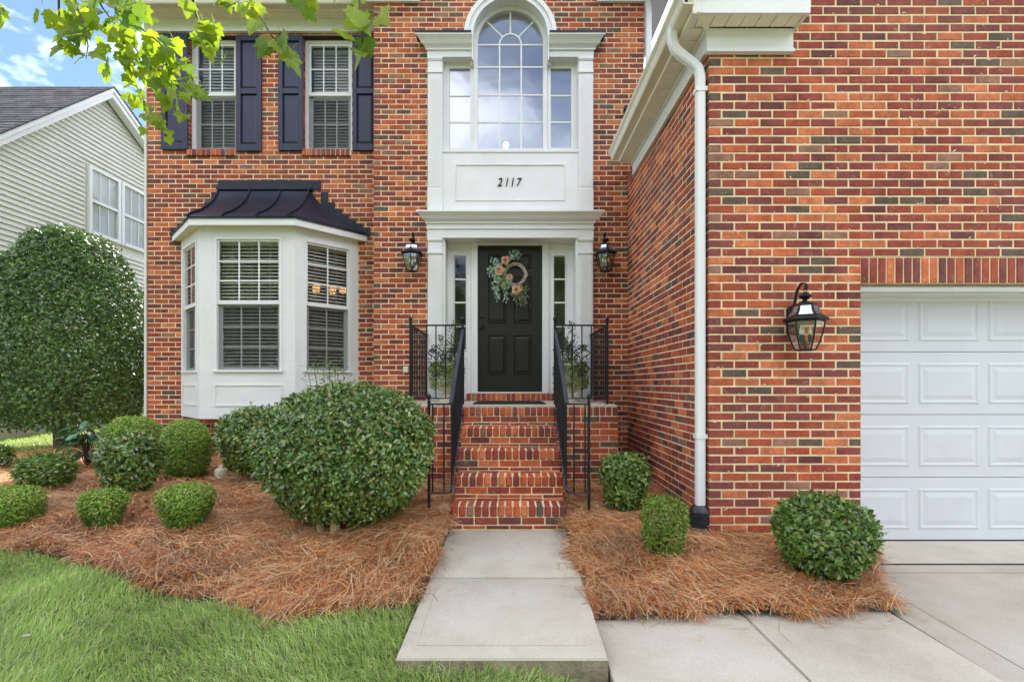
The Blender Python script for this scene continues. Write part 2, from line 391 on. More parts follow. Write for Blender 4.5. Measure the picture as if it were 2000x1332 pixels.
# ================================================================ THE SETTING: ground, beds, walk, driveway
HY = [-80, -5, 0, 2.0, 2.6, 3.2, 3.8, 4.4, 5.5, 7, 12, 40, 400]
HZ = [-1.6, -0.45, -0.20, -0.085, -0.045, 0.01, 0.085, 0.145, 0.185, 0.245, 0.45, 0.7, 0.7]
def lumps(x, y):
    return 0.012 * np.sin(3.1 * x + 1.3 * y) + 0.010 * np.sin(5.3 * y - 2.2 * x + 1) + 0.007 * np.sin(9.1 * x + 4.0) * np.sin(8.3 * y)
def Hl(x, y):            # lawn and left bed
    return np.interp(y, HY, HZ) + 0.0 * x
def Hg(x, y):            # the ground sheet, sunk under the paving and the right bed
    x = np.asarray(x, float); y = np.asarray(y, float)
    h = Hl(x, y)
    low = np.minimum(h, -0.16)
    t = np.clip((x - 0.15) / 0.25, 0, 1) * (y < 6.4) * (x < 9)
    inside = ((x > 0.15) & (x < 9) & (y > 2.05) & (y < 6.4))
    h = np.where((np.abs(x) < 0.46) & (y > 2.40) & (y < 6.4), np.minimum(h, -0.16), h)
    return np.where(inside, h * (1 - t) + low * t, h)
def Hr(x, y):            # right bed
    return np.interp(y, [2.7, 2.95, 3.4, 3.9, 4.4, 5.4], [-0.045, 0.0, 0.045, 0.085, 0.14, 0.185]) + lumps(x, y) * 0.8

def inpoly(x, y, poly):
    x = np.asarray(x); y = np.asarray(y); c = np.zeros(x.shape, bool); n = len(poly)
    for i in range(n):
        x0, y0 = poly[i]; x1, y1 = poly[(i + 1) % n]
        if y0 == y1: continue
        k = ((y0 > y) != (y1 > y)) & (x < (x1 - x0) * (y - y0) / (y1 - y0) + x0)
        c ^= k
    return c
def grid_mesh(name, xs, ys, fz, mat, keep=None):
    X, Y = np.meshgrid(xs, ys); Z = fz(X, Y)
    nx = len(xs); V = np.stack([X, Y, Z], -1).reshape(-1, 3)
    fs = []
    for j in range(len(ys) - 1):
        for i in range(nx - 1):
            if keep is not None and not keep[j, i]: continue
            a = j * nx + i; fs.append((a, a + 1, a + nx + 1, a + nx))
    me = bpy.data.meshes.new(name); me.from_pydata(V.tolist(), [], fs); me.materials.append(mat)
    me.polygons.foreach_set('use_smooth', [True] * len(me.polygons))
    return link(name, me)
gx = np.unique(np.concatenate([np.linspace(-400, -14, 18), np.linspace(-14, 14, 141), np.linspace(14, 400, 18)]))
gy = np.unique(np.concatenate([np.linspace(-400, -6, 18), np.linspace(-6, 14, 134), np.linspace(14, 500, 20)]))
tag(grid_mesh('ground', gx, gy, Hg, M['earth']), 'earth under the green front lawn', None, kind='structure')

BED_L = [(-0.533, 2.98), (-0.57, 2.95), (-0.73, 2.84), (-1.0, 2.76), (-1.25, 2.745), (-1.63, 2.86), (-2.09, 3.0), (-2.42, 3.14), (-2.84, 3.36),
         (-3.36, 3.52), (-3.82, 3.62), (-5.0, 3.9), (-6.4, 4.6), (-7.3, 5.8), (-7.0, 6.75), (-6.4, 7.0), (-6.3, 8.6), (-5.25, 8.6), (-5.25, 7.1), (-0.508, 7.1)]
BED_R = [(0.487, 2.80), (1.0, 2.84), (1.6, 2.85), (2.30, 2.90), (2.42, 3.15), (2.58, 3.45), (2.74, 3.75), (2.76, 3.93), (1.66, 3.93), (1.66, 6.6), (0.505, 6.6)]
def bed(name, poly, fz, step, label):
    xs = np.arange(min(p[0] for p in poly), max(p[0] for p in poly) + step, step)
    ys = np.arange(min(p[1] for p in poly), max(p[1] for p in poly) + step, step)
    xm, ym = np.meshgrid(xs[:-1] + step / 2, ys[:-1] + step / 2)
    return tag(grid_mesh(name, xs, ys, fz, M['soil'], inpoly(xm, ym, poly)), label, None, kind='structure')
def Zl(x, y): return Hl(x, y) + 0.045 + lumps(x, y)
bed('planting_bed', BED_L, lambda x, y: Zl(x, y) - 0.02, 0.06, 'brown soil of the bed left of the walk')
bed('planting_bed', BED_R, lambda x, y: Hr(x, y) - 0.015, 0.05, 'brown soil of the bed right of the walk')

# front walk: two slabs, gently sloping to the lawn
def slab(name, quad, zt, th, label, inset=0.004):
    """quad: four plan corners (x, y); zt: their top heights"""
    s = MB()
    top = [(x, y, z) for (x, y), z in zip(quad, zt)]
    cx = sum(q[0] for q in quad) / 4; cy = sum(q[1] for q in quad) / 4
    def ins(p, k, dz): 
        dx = k if p[0] < cx else -k; dy = k if p[1] < cy else -k
        return (p[0] + dx, p[1] + dy, p[2] + dz)
    a = [ins(p, 0.016, 0) for p in top]; b = [ins(p, 0.004, -0.006) for p in top]; c = [ins(p, 0, -0.018) for p in top]; d = [(p[0], p[1], p[2] - th) for p in top]
    vs = a + b + c + d; fs = [(0, 1, 2, 3)]
    for r in range(2):
        for i in range(4): fs.append((r*4+i, (r+1)*4+i, (r+1)*4+(i+1)%4, r*4+(i+1)%4))
    s.add(vs, fs)
    s.mi = 1
    s.add(c + d, [(i, 4 + i, 4 + (i+1) % 4, (i+1) % 4) for i in range(4)])
    return s.build(name, [M['concrete'], M['slab_edge']], None, smooth=True)
tag(slab('walkway', [(-0.528, 3.245), (0.483, 3.245), (0.495, 4.20), (-0.512, 4.20)], [0.02, 0.02, 0.045, 0.045], 0.25, ''), 'upper slab of the pale concrete front walk below the steps', None, kind='structure')
tag(slab('walkway', [(-0.541, 2.325), (0.474, 2.325), (0.483, 3.232), (-0.528, 3.232)], [0.0, 0.0, 0.02, 0.02], 0.24, ''), 'lower slab of the pale concrete front walk ending at the lawn', None, kind='structure')
tag(slab('side_path', [(0.482, 2.20), (1.385, 2.20), (1.385, 3.05), (0.491, 3.05)], [-0.062] * 4, 0.2, ''), 'pale concrete side path slab next to the front walk', None, kind='structure')
tag(slab('side_path', [(1.394, 2.20), (2.285, 2.20), (2.285, 3.05), (1.394, 3.05)], [-0.062] * 4, 0.2, ''), 'pale concrete side path slab next to the driveway', None, kind='structure')
tag(slab('driveway', [(2.315, -6), (8.6, -6), (8.6, 3.66), (2.315, 3.66)], [-0.30, -0.30, -0.052, -0.052], 0.3, ''), 'pale concrete driveway before the garage door', None, kind='structure')
tag(slab('driveway_apron', [(2.72, 3.685), (8.6, 3.685), (8.6, 4.6), (2.72, 4.6)], [-0.045, -0.045, -0.03, -0.03], 0.3, ''), 'narrow concrete apron under the garage door', None, kind='structure')
s = MB(); s.box(2.287, 2.313, -6, 3.66, -0.45, -0.34)
s.add([(2.287, -6, -0.32), (2.313, -6, -0.32), (2.313, 3.66, -0.066), (2.287, 3.66, -0.066)], [(0, 1, 2, 3)])
s.add([(2.72, 3.662, -0.058), (8.6, 3.662, -0.058), (8.6, 3.684, -0.055), (2.72, 3.684, -0.055)], [(0, 1, 2, 3)])
tag(s.build('expansion_joint', M['rubber']), 'dark expansion joint strip beside the driveway', None, kind='structure')
s = MB(); s.box(-0.515, 0.470, 3.2325, 3.2445, -0.12, 0.010)
tag(s.build('walk_joint', M['rubber']), 'dark joint between the two slabs of the front walk', None, kind='structure')
# tooled lines near the driveway's edges
s = MB()
s.add([(2.50, -6, -0.2978), (2.506, -6, -0.2978), (2.506, 3.50, -0.0548), (2.50, 3.50, -0.0548)], [(0, 1, 2, 3)])
s.add([(2.50, 3.50, -0.0545), (8.5, 3.50, -0.0545), (8.5, 3.506, -0.0543), (2.50, 3.506, -0.0543)], [(0, 1, 2, 3)])
def wz(y): return float(np.interp(y, [2.325, 3.24, 4.2], [0.0, 0.02, 0.045])) + 0.0008
for (x0_, y0_, x1_, y1_) in ((-0.455, 2.42, 0.39, 2.4222), (-0.4575, 2.5, -0.4563, 3.05)):
    s.add([(x0_, y0_, wz(y0_)), (x1_, y0_, wz(y0_)), (x1_, y1_, wz(y1_)), (x0_, y1_, wz(y1_))], [(0, 1, 2, 3)])
tag(s.build('tooled_line', M['slab_edge']), 'thin tooled line along the driveway edge', None, kind='structure')

# ================================================================ BRICKWORK
BL, BH, BD = 0.2032, 0.0691, 0.092
JT = 0.0115
Z0 = -0.10
def frame(o, U, N):
    o = Vector(o); U = Vector(U); N = Vector(N)
    return lambda u, n, w: o + U * u + N * n + Vector((0, 0, w))
BRICKS = []            # (frame function, u0, u1, w0, w1, depth)
def brick_shape(l, h, d, c=0.004):
    """front face at n = 0; open back; returns verts (u, n, w) centred on u, w"""
    a, b = l / 2, h / 2
    vs = [(-a,-d,-b),(a,-d,-b),(a,-d,b),(-a,-d,b), (-a,-c,-b),(a,-c,-b),(a,-c,b),(-a,-c,b), (-a+c,0,-b+c),(a-c,0,-b+c),(a-c,0,b-c),(-a+c,0,b-c)]
    fs = [(8,9,10,11)]
    for i in range(4):
        j = (i + 1) % 4
        fs += [(4+i, 4+j, 8+j, 8+i), (i, j, 4+j, 4+i)]
    return vs, fs
def lay(fr, u0, u1, z0, z1, holes, mort, par=0, ends=(True, True), first=0, depth=BD, wallname=None):
    """running bond from u0 to u1; holes(z) -> list of (a, b). Odd courses start half a brick in (a corner's header fills the gap)."""
    k = int(round((z0 - Z0) / BH)); z = Z0 + k * BH
    while z < z1 - 0.01:
        zt = min(z + BH, z1)
        segs = [(u0, u1)]
        for (a, b) in holes(z + BH / 2):
            ns = []
            for (p, q) in segs:
                if b <= p or a >= q: ns.append((p, q)); continue
                if a > p: ns.append((p, a))
                if b < q: ns.append((b, q))
            segs = ns
        for (p, q) in segs:
            if q - p < 0.012: continue
            e = 0.0045
            v = [fr(p + e, -e, z), fr(q - e, -e, z), fr(q - e, -e, zt), fr(p + e, -e, zt), fr(p + e, -depth, z), fr(q - e, -depth, z), fr(q - e, -depth, zt), fr(p + e, -depth, zt)]
            mort.add(v, [(0,1,2,3), (4,7,6,5), (0,4,5,1), (3,2,6,7), (0,3,7,4), (1,5,6,2)])
            off = u0 + (0.1016 if (k + par) % 2 else 0.0)
            n0 = math.floor((p - off) / BL) - 1
            u = off + n0 * BL
            while u < q:
                a, b = max(u, p), min(u + BL, q)
                ja = JT / 2 if a > u0 + 1e-4 or True else 0
                if b - a > 0.03 and zt - z > 0.03:
                    aa = a + (JT / 2 if a > p + 1e-5 else 0.0); bb = b - (JT / 2 if b < q - 1e-5 else 0.0)
                    BRICKS.append((fr, aa, bb, z + JT / 2, zt - JT / 2, depth))
                u += BL
        z += BH; k += 1

house = thing('brick_house', 'two-storey red brick house with white entry surround and garage wing', 'house', (0, 6.59, 0))
GY, MY, LY = 3.90, 6.59, 7.02
GX = 1.602; HX0 = -5.21; BX = 1.83
fG = frame((0, GY, 0), (1, 0, 0), (0, -1, 0))
fS = frame((GX, 0, 0), (0, 1, 0), (-1, 0, 0))
fM = frame((0, MY, 0), (1, 0, 0), (0, -1, 0))
fL = frame((0, LY, 0), (1, 0, 0), (0, -1, 0))
fBL = frame((-BX, 0, 0), (0, 1, 0), (-1, 0, 0))
fHL = frame((HX0, 0, 0), (0, 1, 0), (-1, 0, 0))
XC = 0.02
GDX0, GDX1, GDZ = 2.818, 7.72, 2.11           # garage opening
def corner(par_k): return (par_k % 2)
# garage front (gable): odd courses leave room for the side wall's headers
mort = MB()
rake = lambda x: 4.55 + 0.62 * (x - 1.3)
def holes_g(z):
    h = []
    k = int(round((z - BH / 2 - Z0) / BH))
    if k % 2: h.append((GX - 1, GX + 0.085))
    if z < 2.319: h.append((GDX0, GDX1))
    xr = 1.3 + (z + 0.30 - 4.55) / 0.62
    if z > 4.3: h.append((0, max(GX, xr)))
    return h
lay(fG, GX, 9.0, Z0, 5.3, holes_g, mort)
o = mort.build('wall', M['mortar'], house)
# soldier course over the garage door
mort = MB(); mort.box(GDX0 - 0.0, GDX1, GY + 0.0075, GY + 0.092, 2.108, 2.317)
mort.build('lintel', M['mortar'], house)
x = GDX0 + 0.004
while x < GDX1 - 0.06:
    BRICKS.append((fG, x, x + 0.0585, 2.11, 2.31, 0.092)); x += 0.0692
# garage side wall
mort = MB()
def holes_s(z):
    k = int(round((z - BH / 2 - Z0) / BH))
    return [(GY - 1, GY + 0.085)] if k % 2 == 0 else []
lay(fS, GY, MY - 0.001, Z0, 4.12, holes_s, mort, par=1)
# Odd courses begin with a full brick whose end shows on the front
mort.build('wall', M['mortar'], house)
# entry bay
PORCH_Z = 1.05
def arch_half(z):
    zc, r = 5.936, 0.585
    if z < 5.9: return 1.105
    t = r * r - (z - zc) ** 2
    return math.sqrt(t) if t > 0 else 0
def holes_m(z):
    k = int(round((z - BH / 2 - Z0) / BH)); h = []
    if k % 2: h.append((-BX - 1, -BX + 0.085))
    if z > PORCH_Z - 0.2:
        a = arch_half(z) if z > 5.9 else 1.105
        if a > 0: h.append((XC - a, XC + a))
    return h
mort = MB(); lay(fM, -BX, BX, 0.05, 7.6, holes_m, mort)
mort.build('wall', M['mortar'], house)
mort = MB(); lay(fBL, MY, LY, 0.05, 6.5, lambda z: ([(MY - 1, MY + 0.085)] if int(round((z - BH/2 - Z0)/BH)) % 2 == 0 else []), mort, par=1)
mort.build('wall', M['mortar'], house)
# left wing
def LX(px): return (px - CX) * LY / F
WIN = [(LX(366), LX(460)), (LX(590.5), LX(687))]
WZ0, WZ1 = CAMZ + (CY - 293) * LY / F, CAMZ + (CY - 66) * LY / F
BAYC = -3.445
def holes_l(z):
    h = []
    if WZ0 - 0.085 < z < WZ1: h += WIN
    if 0.87 < z < 3.40: h.append((BAYC - 1.20, BAYC + 1.20))
    return h
mort = MB(); lay(fL, HX0, -BX, 0.05, 6.42, holes_l, mort)
mort.build('wall', M['mortar'], house)
# plain shell that closes the house behind the brick: dark rooms
s = MB()
s.box(HX0 - 0.02, HX0 + 0.10, LY + 0.095, 15, 0.0, 6.55)
s.box(BX - 0.15, BX - 0.02, MY + 0.095, 15, 0.0, 6.55)
s.box(HX0 + 0.1, BX - 0.15, 14.8, 15, 0.0, 6.55)
s.box(GX + 0.10, 9.0, 9.8, 10, -0.1, 4.2); s.box(8.9, 9.0, GY + 0.1, 9.8, -0.1, 4.2)
s.build('wall', M['siding'], house)
s = MB()
s.box(HX0 + 0.1, BX - 0.15, LY + 0.3, 14.8, 3.62, 3.9)      # floor between the storeys
s.box(HX0 + 0.1, BX - 0.15, LY + 0.1, 14.8, 0.95, 1.18)
s.box(HX0 + 0.1, BX - 0.15, LY + 0.12, 14.8, 6.56, 6.62)
s.box(HX0 + 0.1, BX - 0.15, 10.6, 10.7, 1.18, 3.62); s.box(HX0 + 0.1, BX - 0.15, 10.6, 10.7, 3.9, 6.56)
s.box(-1.75, -1.65, LY + 0.1, 10.6, 1.18, 3.62); s.box(-1.75, -1.65, LY + 0.1, 10.6, 3.9, 6.56)
s.build('floor', M['room'], house)
s = MB(); s.box(HX0, -BX, LY - 0.034, LY + 0.14, 6.553, 6.559)  # unseen strip added to stop sun leaking in above the soffit
for gx_ in (HX0 - 0.02, BX - 0.1): s.prism([(6.9, 6.561), (15.2, 6.561), (11.0, 9.55)], lambda a, b: (gx_, a, b), lambda a, b: (gx_ + 0.1, a, b))
s.build('gable', M['siding'], house)
# gable wall of the garage above the brick courses, and roofs
s = MB()
s.prism([(GX + 0.02, 4.2), (9.0, 4.2), (9.0, 4.6), (5.3, 6.85), (2.2, 4.95)], lambda a, b: (a, GY + 0.094, b), lambda a, b: (a, GY + 0.14, b))
s.build('gable', M['mortar'], house)
rf = MB()
def roof_slab(p, q, r, t, th=0.12):
    a = [Vector(v) for v in (p, q, r, t)]
    nrm = (a[1] - a[0]).cross(a[3] - a[0]).normalized()
    if nrm.z < 0: nrm = -nrm
    vs = a + [v + nrm * th for v in a]
    rf.add(vs, [(0,1,2,3),(4,7,6,5),(0,4,5,1),(1,5,6,2),(2,6,7,3),(3,7,4,0)])
roof_slab((HX0 - 0.3, 6.66, 6.60), (BX + 0.34, 6.66, 6.60), (BX + 0.34, 11.0, 9.60), (HX0 - 0.3, 11.0, 9.60))
roof_slab((HX0 - 0.3, 15.4, 6.60), (BX + 0.34, 15.4, 6.60), (BX + 0.34, 11.0, 9.60), (HX0 - 0.3, 11.0, 9.60))
roof_slab((-BX - 0.3, 6.30, 6.66), (-BX - 0.3, 11.0, 6.66), (0, 11.0, 8.4), (0, 6.30, 8.4))
roof_slab((BX + 0.3, 6.30, 6.66), (BX + 0.3, 11.0, 6.66), (0, 11.0, 8.4), (0, 6.30, 8.4))
roof_slab((1.41, 3.64, 4.26), (1.41, 6.2, 4.26), (5.3, 6.2, 6.9), (5.3, 3.62, 6.9))
roof_slab((GX + 0.25, 6.2, 4.62), (GX + 0.25, 10.2, 4.62), (5.3, 10.2, 6.9), (5.3, 6.2, 6.9))
roof_slab((9.3, 3.62, 4.42), (9.3, 10.2, 4.42), (5.3, 10.2, 6.9), (5.3, 3.62, 6.9))
rf.build('roof', M['shingle'], house)

# ---------------------------------------------------------------- eaves
# left wing eave: frieze board, vented soffit, fascia and gutter
s = MB(); s.box(HX0 - 0.02, -BX - 0.002, LY - 0.035, LY - 0.001, 6.345, 6.53); s.box(HX0 - 0.02, -BX - 0.002, LY - 0.05, LY - 0.035, 6.345, 6.37)
s.build('frieze_board', M['white'], house)
def soffit_boards(x0, x1, y0, y1, z, step, along_x=True, name='soffit'):
    s = MB()
    if along_x:
        x = x0
        while x < x1 - 0.01:
            b = min(x + step, x1); s.box(x + 0.003, b - 0.003, y0, y1, z, z + 0.012); x = b
        s.box(x0, x1, y0, y1, z + 0.013, z + 0.02)
    else:
        y = y0
        while y < y1 - 0.01:
            b = min(y + step, y1); s.box(x0, x1, y + 0.003, b - 0.003, z, z + 0.012); y = b
        s.box(x0, x1, y0, y1, z + 0.013, z + 0.02)
    return s.build(name, M['soffit'], house)
soffit_boards(HX0 - 0.30, -BX - 0.002, 6.83, LY - 0.036, 6.531, 0.102)
s = MB(); s.box(HX0 - 0.30, -BX - 0.002, 6.755, 6.828, 6.520, 6.62); s.box(HX0 - 0.30, -BX - 0.002, 6.80, 6.8295, 6.505, 6.52)
s.build('fascia', M['soffit'], house)
GUT = [(0, 0.0), (-0.075, 0.0), (-0.085, 0.012), (-0.10, 0.06), (-0.125, 0.085), (-0.125, 0.105), (-0.115, 0.105), (-0.112, 0.09), (-0.09, 0.066), (-0.072, 0.01), (-0.006, 0.01), (-0.006, 0.10), (0, 0.10)]
s = MB(); s.prism(GUT, lambda a, b: (HX0 - 0.32, 6.752 + a, 6.505 + b), lambda a, b: (-BX + 0.1, 6.752 + a, 6.505 + b))
s.build('gutter', M['gutter'], house, smooth=False)
# entry gable: cornice returns on both sides of the arch
for (a, b) in ((-BX - 0.28, XC - 1.22), (1.19, BX + 0.02)):
    s = MB(); s.box(a, b, MY - 0.04, MY - 0.001, 6.44, 6.62); s.box(a, b + (0.05 if a < 0 else 0), MY - 0.30, MY - 0.041, 6.60, 6.62); s.box(a - 0.05, b + 0.05, MY - 0.33, MY - 0.30, 6.60, 6.86)
    s.build('cornice_return', M['white'], house)
# garage eave along the side: frieze, soffit, fascia, gutter, front return
ZS = 4.122; YE = 6.2
s = MB(); s.box(GX - 0.032, GX - 0.001, GY - 0.02, YE, 3.95, ZS); s.box(GX - 0.05, GX - 0.032, GY - 0.02, YE, 4.085, ZS)
s.build('frieze_board', M['white'], house)
soffit_boards(1.425, GX - 0.051, GY - 0.02, YE - 0.012, ZS, 0.13, False)
s = MB(); s.box(1.395, 1.423, 3.70, YE, ZS - 0.012, ZS + 0.22); s.box(1.395, GX, YE - 0.01, YE, ZS - 0.012, ZS + 0.3)
s.build('fascia', M['soffit'], house)
s = MB(); s.prism(GUT, lambda a, b: (1.393 + a, 3.66, ZS + 0.03 + b), lambda a, b: (1.393 + a, YE + 0.02, ZS + 0.03 + b))
s.build('gutter', M['gutter'], house)
s = MB(); s.box(GX - 0.03, 2.258, GY - 0.03, GY - 0.001, 3.93, ZS); s.box(GX - 0.03, 2.262, GY - 0.045, GY - 0.03, 3.93, 3.955)
s.box(1.462, 2.29, 3.70, 3.725, ZS - 0.006, ZS + 0.26); s.box(2.262, 2.288, 3.726, GY - 0.002, ZS - 0.004, ZS + 0.26)
s.add([(1.42, 3.68, ZS + 0.262), (2.33, 3.68, ZS + 0.262), (2.31, GY - 0.002, ZS + 0.42), (1.42, GY - 0.002, ZS + 0.42)], [(0, 1, 2, 3)])
s.build('cornice_return', M['white'], house)
s = MB(); s.box(1.4235, 1.4615, 3.7005, 3.725, ZS - 0.005, ZS + 0.26); s.box(1.4235, 1.4640, 3.7255, GY - 0.021, ZS + 0.001, ZS + 0.25)
s.build('return_cap', M['white'], house)
soffit_boards(1.465, 2.26, 3.727, GY - 0.046, ZS, 0.118)
s = MB(); s.obox((1.43, 3.70, ZS - 0.004), (GX - 0.03, GY - 0.03, ZS - 0.004), 0.035, 0.012)
s.build('mitre_strip', M['soffit'], house)
# downspout at the garage corner with offset elbows, and the buried drain it empties into
def rect_tube(s, pts, w, d):
    """flat rectangular pipe through points, w along y, d across (in the x-z plane)"""
    pts = [Vector(p) for p in pts]; rings = []
    for i, p in enumerate(pts):
        t = (pts[min(i+1, len(pts)-1)] - pts[max(i-1, 0)]).normalized()
        a = Vector((0, 1, 0)); b = t.cross(a).normalized()
        c = 0.012
        ring = []
        for (y, x) in ((-w/2+c, -d/2), (w/2-c, -d/2), (w/2, -d/2+c), (w/2, d/2-c), (w/2-c, d/2), (-w/2+c, d/2), (-w/2, d/2-c), (-w/2, -d/2+c)):
            ring.append(p + a * y + b * x)
        rings.append(ring)
    vs = [v for r in rings for v in r]; n = 8; fs = []
    for i in range(len(pts) - 1):
        for k in range(n): fs.append((i*n+k, i*n+(k+1)%n, (i+1)*n+(k+1)%n, (i+1)*n+k))
    fs.append(tuple(range(n-1, -1, -1))); fs.append(tuple(range((len(pts)-1)*n, len(pts)*n)))
    s.add(vs, fs)
DX, DY = 1.552, 3.955
s = MB()
rect_tube(s, [(1.325, DY, 4.17), (1.325, DY, 4.08), (1.345, DY, 4.02), (1.40, DY, 3.965), (1.49, DY, 3.90), (1.535, DY, 3.855), (DX, DY, 3.79), (DX, DY, 0.30)], 0.062, 0.075)
o = s.build('downspout', M['vinyl'], house, smooth=True)
s = MB()
for z in (0.86, 3.66): s.box(DX - 0.045, GX - 0.002, DY - 0.036, DY + 0.036, z, z + 0.035)
s.build('strap', M['vinyl'], o)
s = MB(); rect_tube(s, [(1.90, MY - 0.06, 6.7), (1.86, MY - 0.05, 6.5), (BX + 0.045, MY - 0.04, 6.35), (BX + 0.045, MY - 0.04, 4.5)], 0.06, 0.075)
s.build('downspout', M['vinyl'], house, smooth=True)
s = MB(); s.box(BX + 0.002, BX + 0.315, MY - 0.4, 15, 6.50, 6.512); s.box(BX + 0.3155, BX + 0.335, MY - 0.4, 15, 6.495, 6.62); s.box(BX + 0.002, BX + 0.03, MY - 0.001, 15, 6.35, 6.50)
s.build('soffit', M['vinyl'], house)
s = MB(); s.box(HX0 - 0.036, HX0 - 0.004, LY - 0.012, LY + 0.08, 0.3, 6.34)
s.build('corner_board', M['siding'], house)
# ================================================================ WINDOWS
def pane(parent, x0, x1, z0, z1, y, mat='glass'):
    s = MB(); s.box(x0, x1, y, y + 0.006, z0, z1); return s.build('pane', M[mat], parent)
def blinds(parent, x0, x1, z0, z1, y, ang=35, pitch=0.047, w=0.05):
    s = MB(); z = z0 + 0.02; c, sn = math.cos(R(ang)) * w / 2, math.sin(R(ang)) * w / 2
    while z < z1 - 0.02:
        s.add([(x0, y - c, z - sn), (x1, y - c, z - sn), (x1, y + c, z + sn), (x0, y + c, z + sn)], [(0, 1, 2, 3)]); z += pitch
    s.box(x0, x1, y - 0.03, y + 0.03, z1 - 0.045, z1)
    for k in (0.18, 0.82):
        xx = x0 + (x1 - x0) * k; s.box(xx - 0.002, xx + 0.002, y - 0.031, y - 0.028, z0, z1)
    o = s.build('blind', M['blind'], parent); o['kind'] = 'stuff'; return o
def sash(parent, x0, x1, z0, z1, y, nx, nz, rail=0.04, bottom=None, mat='glass', mun=0.018, side=None):
    """frame + muntins as one mesh; panes each their own. Front of the frame at y."""
    bottom = rail if bottom is None else bottom; side = rail if side is None else side
    s = MB(); a, b, c, d = x0 + side, x1 - side, z0 + bottom, z1 - rail
    s.box(x0, a, y, y + 0.035, z0, z1); s.box(b, x1, y, y + 0.035, z0, z1)
    s.box(a, b, y, y + 0.035, z0, c); s.box(a, b, y, y + 0.035, d, z1)
    o = s.build('sash', M['vinyl'], parent, bevel=0.003)
    s = MB(); w, h = (b - a) / nx, (d - c) / nz
    for i in range(1, nx): s.box(a + i*w - mun/2, a + i*w + mun/2, y + 0.006, y + 0.016, c, d)
    for j in range(1, nz):
        for i in range(nx):      # short bars between the uprights
            s.box(a + i*w + (mun/2 if i else 0), a + (i+1)*w - (mun/2 if i < nx-1 else 0), y + 0.006, y + 0.016, c + j*h - mun/2, c + j*h + mun/2)
    s.build('muntin', M['vinyl'], parent)
    for i in range(nx):
        for j in range(nz):
            pane(parent, a + i*w + (mun/2 if i else 0), a + (i+1)*w - (mun/2 if i < nx-1 else 0), c + j*h + (mun/2 if j else 0), c + (j+1)*h - (mun/2 if j < nz-1 else 0), y + 0.009, mat)
    return o
# two double-hung windows upstairs with shutters and rowlock sills
for wi, (a, b) in enumerate(WIN):
    y = LY + 0.094
    s = MB(); fw = 0.045
    z0, z1 = WZ0 + 0.01, CAMZ + (CY - 78) * 7.1 / F
    s.box(a + 0.001, a + fw, y, y + 0.11, z0, z1); s.box(b - fw, b - 0.001, y, y + 0.11, z0, z1)
    s.box(a + fw, b - fw, y, y + 0.11, z1 - 0.04, z1); s.box(a + fw, b - fw, y - 0.02, y + 0.11, z0, z0 + 0.035)
    w = s.build('window', M['vinyl'], house, bevel=0.003)
    w['label'] = ['upstairs window nearer the neighbouring house', 'upstairs window nearer the entry bay'][wi]
    zm = CAMZ + (CY - 187) * 7.15 / F
    sash(w, a + fw + 0.002, b - fw - 0.002, zm - 0.02, z1 - 0.042, y + 0.012, 3, 2, 0.036, 0.055)
    sash(w, a + fw + 0.002, b - fw - 0.002, z0 + 0.037, zm - 0.024, y + 0.055, 3, 2, 0.04, 0.05, side=0.05)
    s = MB(); s.add([(a + fw, y + 0.045, z0 + 0.037), (b - fw, y + 0.045, z0 + 0.037), (b - fw, y + 0.045, zm - 0.024), (a + fw, y + 0.045, zm - 0.024)], [(0, 1, 2, 3)]); s.build('insect_screen', M['screen'], w)
    blinds(w, a + 0.06, b - 0.06, z0 + 0.05, z1 - 0.05, y + 0.17, 62, 0.046)
    # head: dark strip painted in for the shaded gap below the frieze
    s = MB(); s.box(a, b, LY + 0.02, LY + 0.19, z1 + 0.002, WZ1 + 0.05); s.build('head_gap_shade', M['dark'], w)
    # rowlock sill, one brick at a time
    x = a + 0.004
    s = MB(); s.box(a, b, LY - 0.015, LY + 0.092, WZ0 - 0.088, WZ0 - 0.006); s.build('sill_mortar', M['mortar'], house)
    while x < b - 0.04:
        BRICKS.append((frame((0, LY - 0.028, 0), (1, 0, 0), (0, -1, 0)), x, min(x + 0.058, b), WZ0 - 0.090, WZ0, 0.12)); x += 0.0692
def shutter(x0, x1, z0, z1, y, label):
    s = MB(); st = 0.062; zm = z0 + (z1 - z0) * 0.515
    th = 0.032
    s.box(x0, x0 + st, y, y + th, z0, z1); s.box(x1 - st, x1, y, y + th, z0, z1)
    for (p, q) in ((z0, z0 + 0.10), (zm - 0.04, zm + 0.04), (z1 - 0.085, z1)): s.box(x0 + st, x1 - st, y, y + th, p, q)
    s.box(x0 + 0.01, x1 - 0.01, y + 0.026, y + 0.031, z0 + 0.02, z1 - 0.02)
    o = s.build('shutter', M['shutter'], house, bevel=0.004); o['label'] = label
    for (p, q) in ((z0 + 0.10, zm - 0.04), (zm + 0.04, z1 - 0.085)):
        m = MB(); a, b = x0 + st + 0.004, x1 - st - 0.004; p += 0.004; q -= 0.004; e = 0.028
        m.add([(a, y+0.024, p), (b, y+0.024, p), (b, y+0.024, q), (a, y+0.024, q), (a+e, y+0.010, p+e), (b-e, y+0.010, p+e), (b-e, y+0.010, q-e), (a+e, y+0.010, q-e)],
              [(4,5,6,7), (0,1,5,4), (1,2,6,5), (2,3,7,6), (3,0,4,7)])
        m.build('panel', M['shutter'], o)
    m = MB()
    for xx in (x0 + 0.02, x1 - 0.02):
        for zz in (z0 + 0.15, z1 - 0.12, zm): m.lathe((xx, y - 0.0015, zz), [(0.006, 0.0), (0.006, 0.004)], 6)
    m.build('screw', M['black_metal'], o)
ys = LY - 0.036; k = ys / F
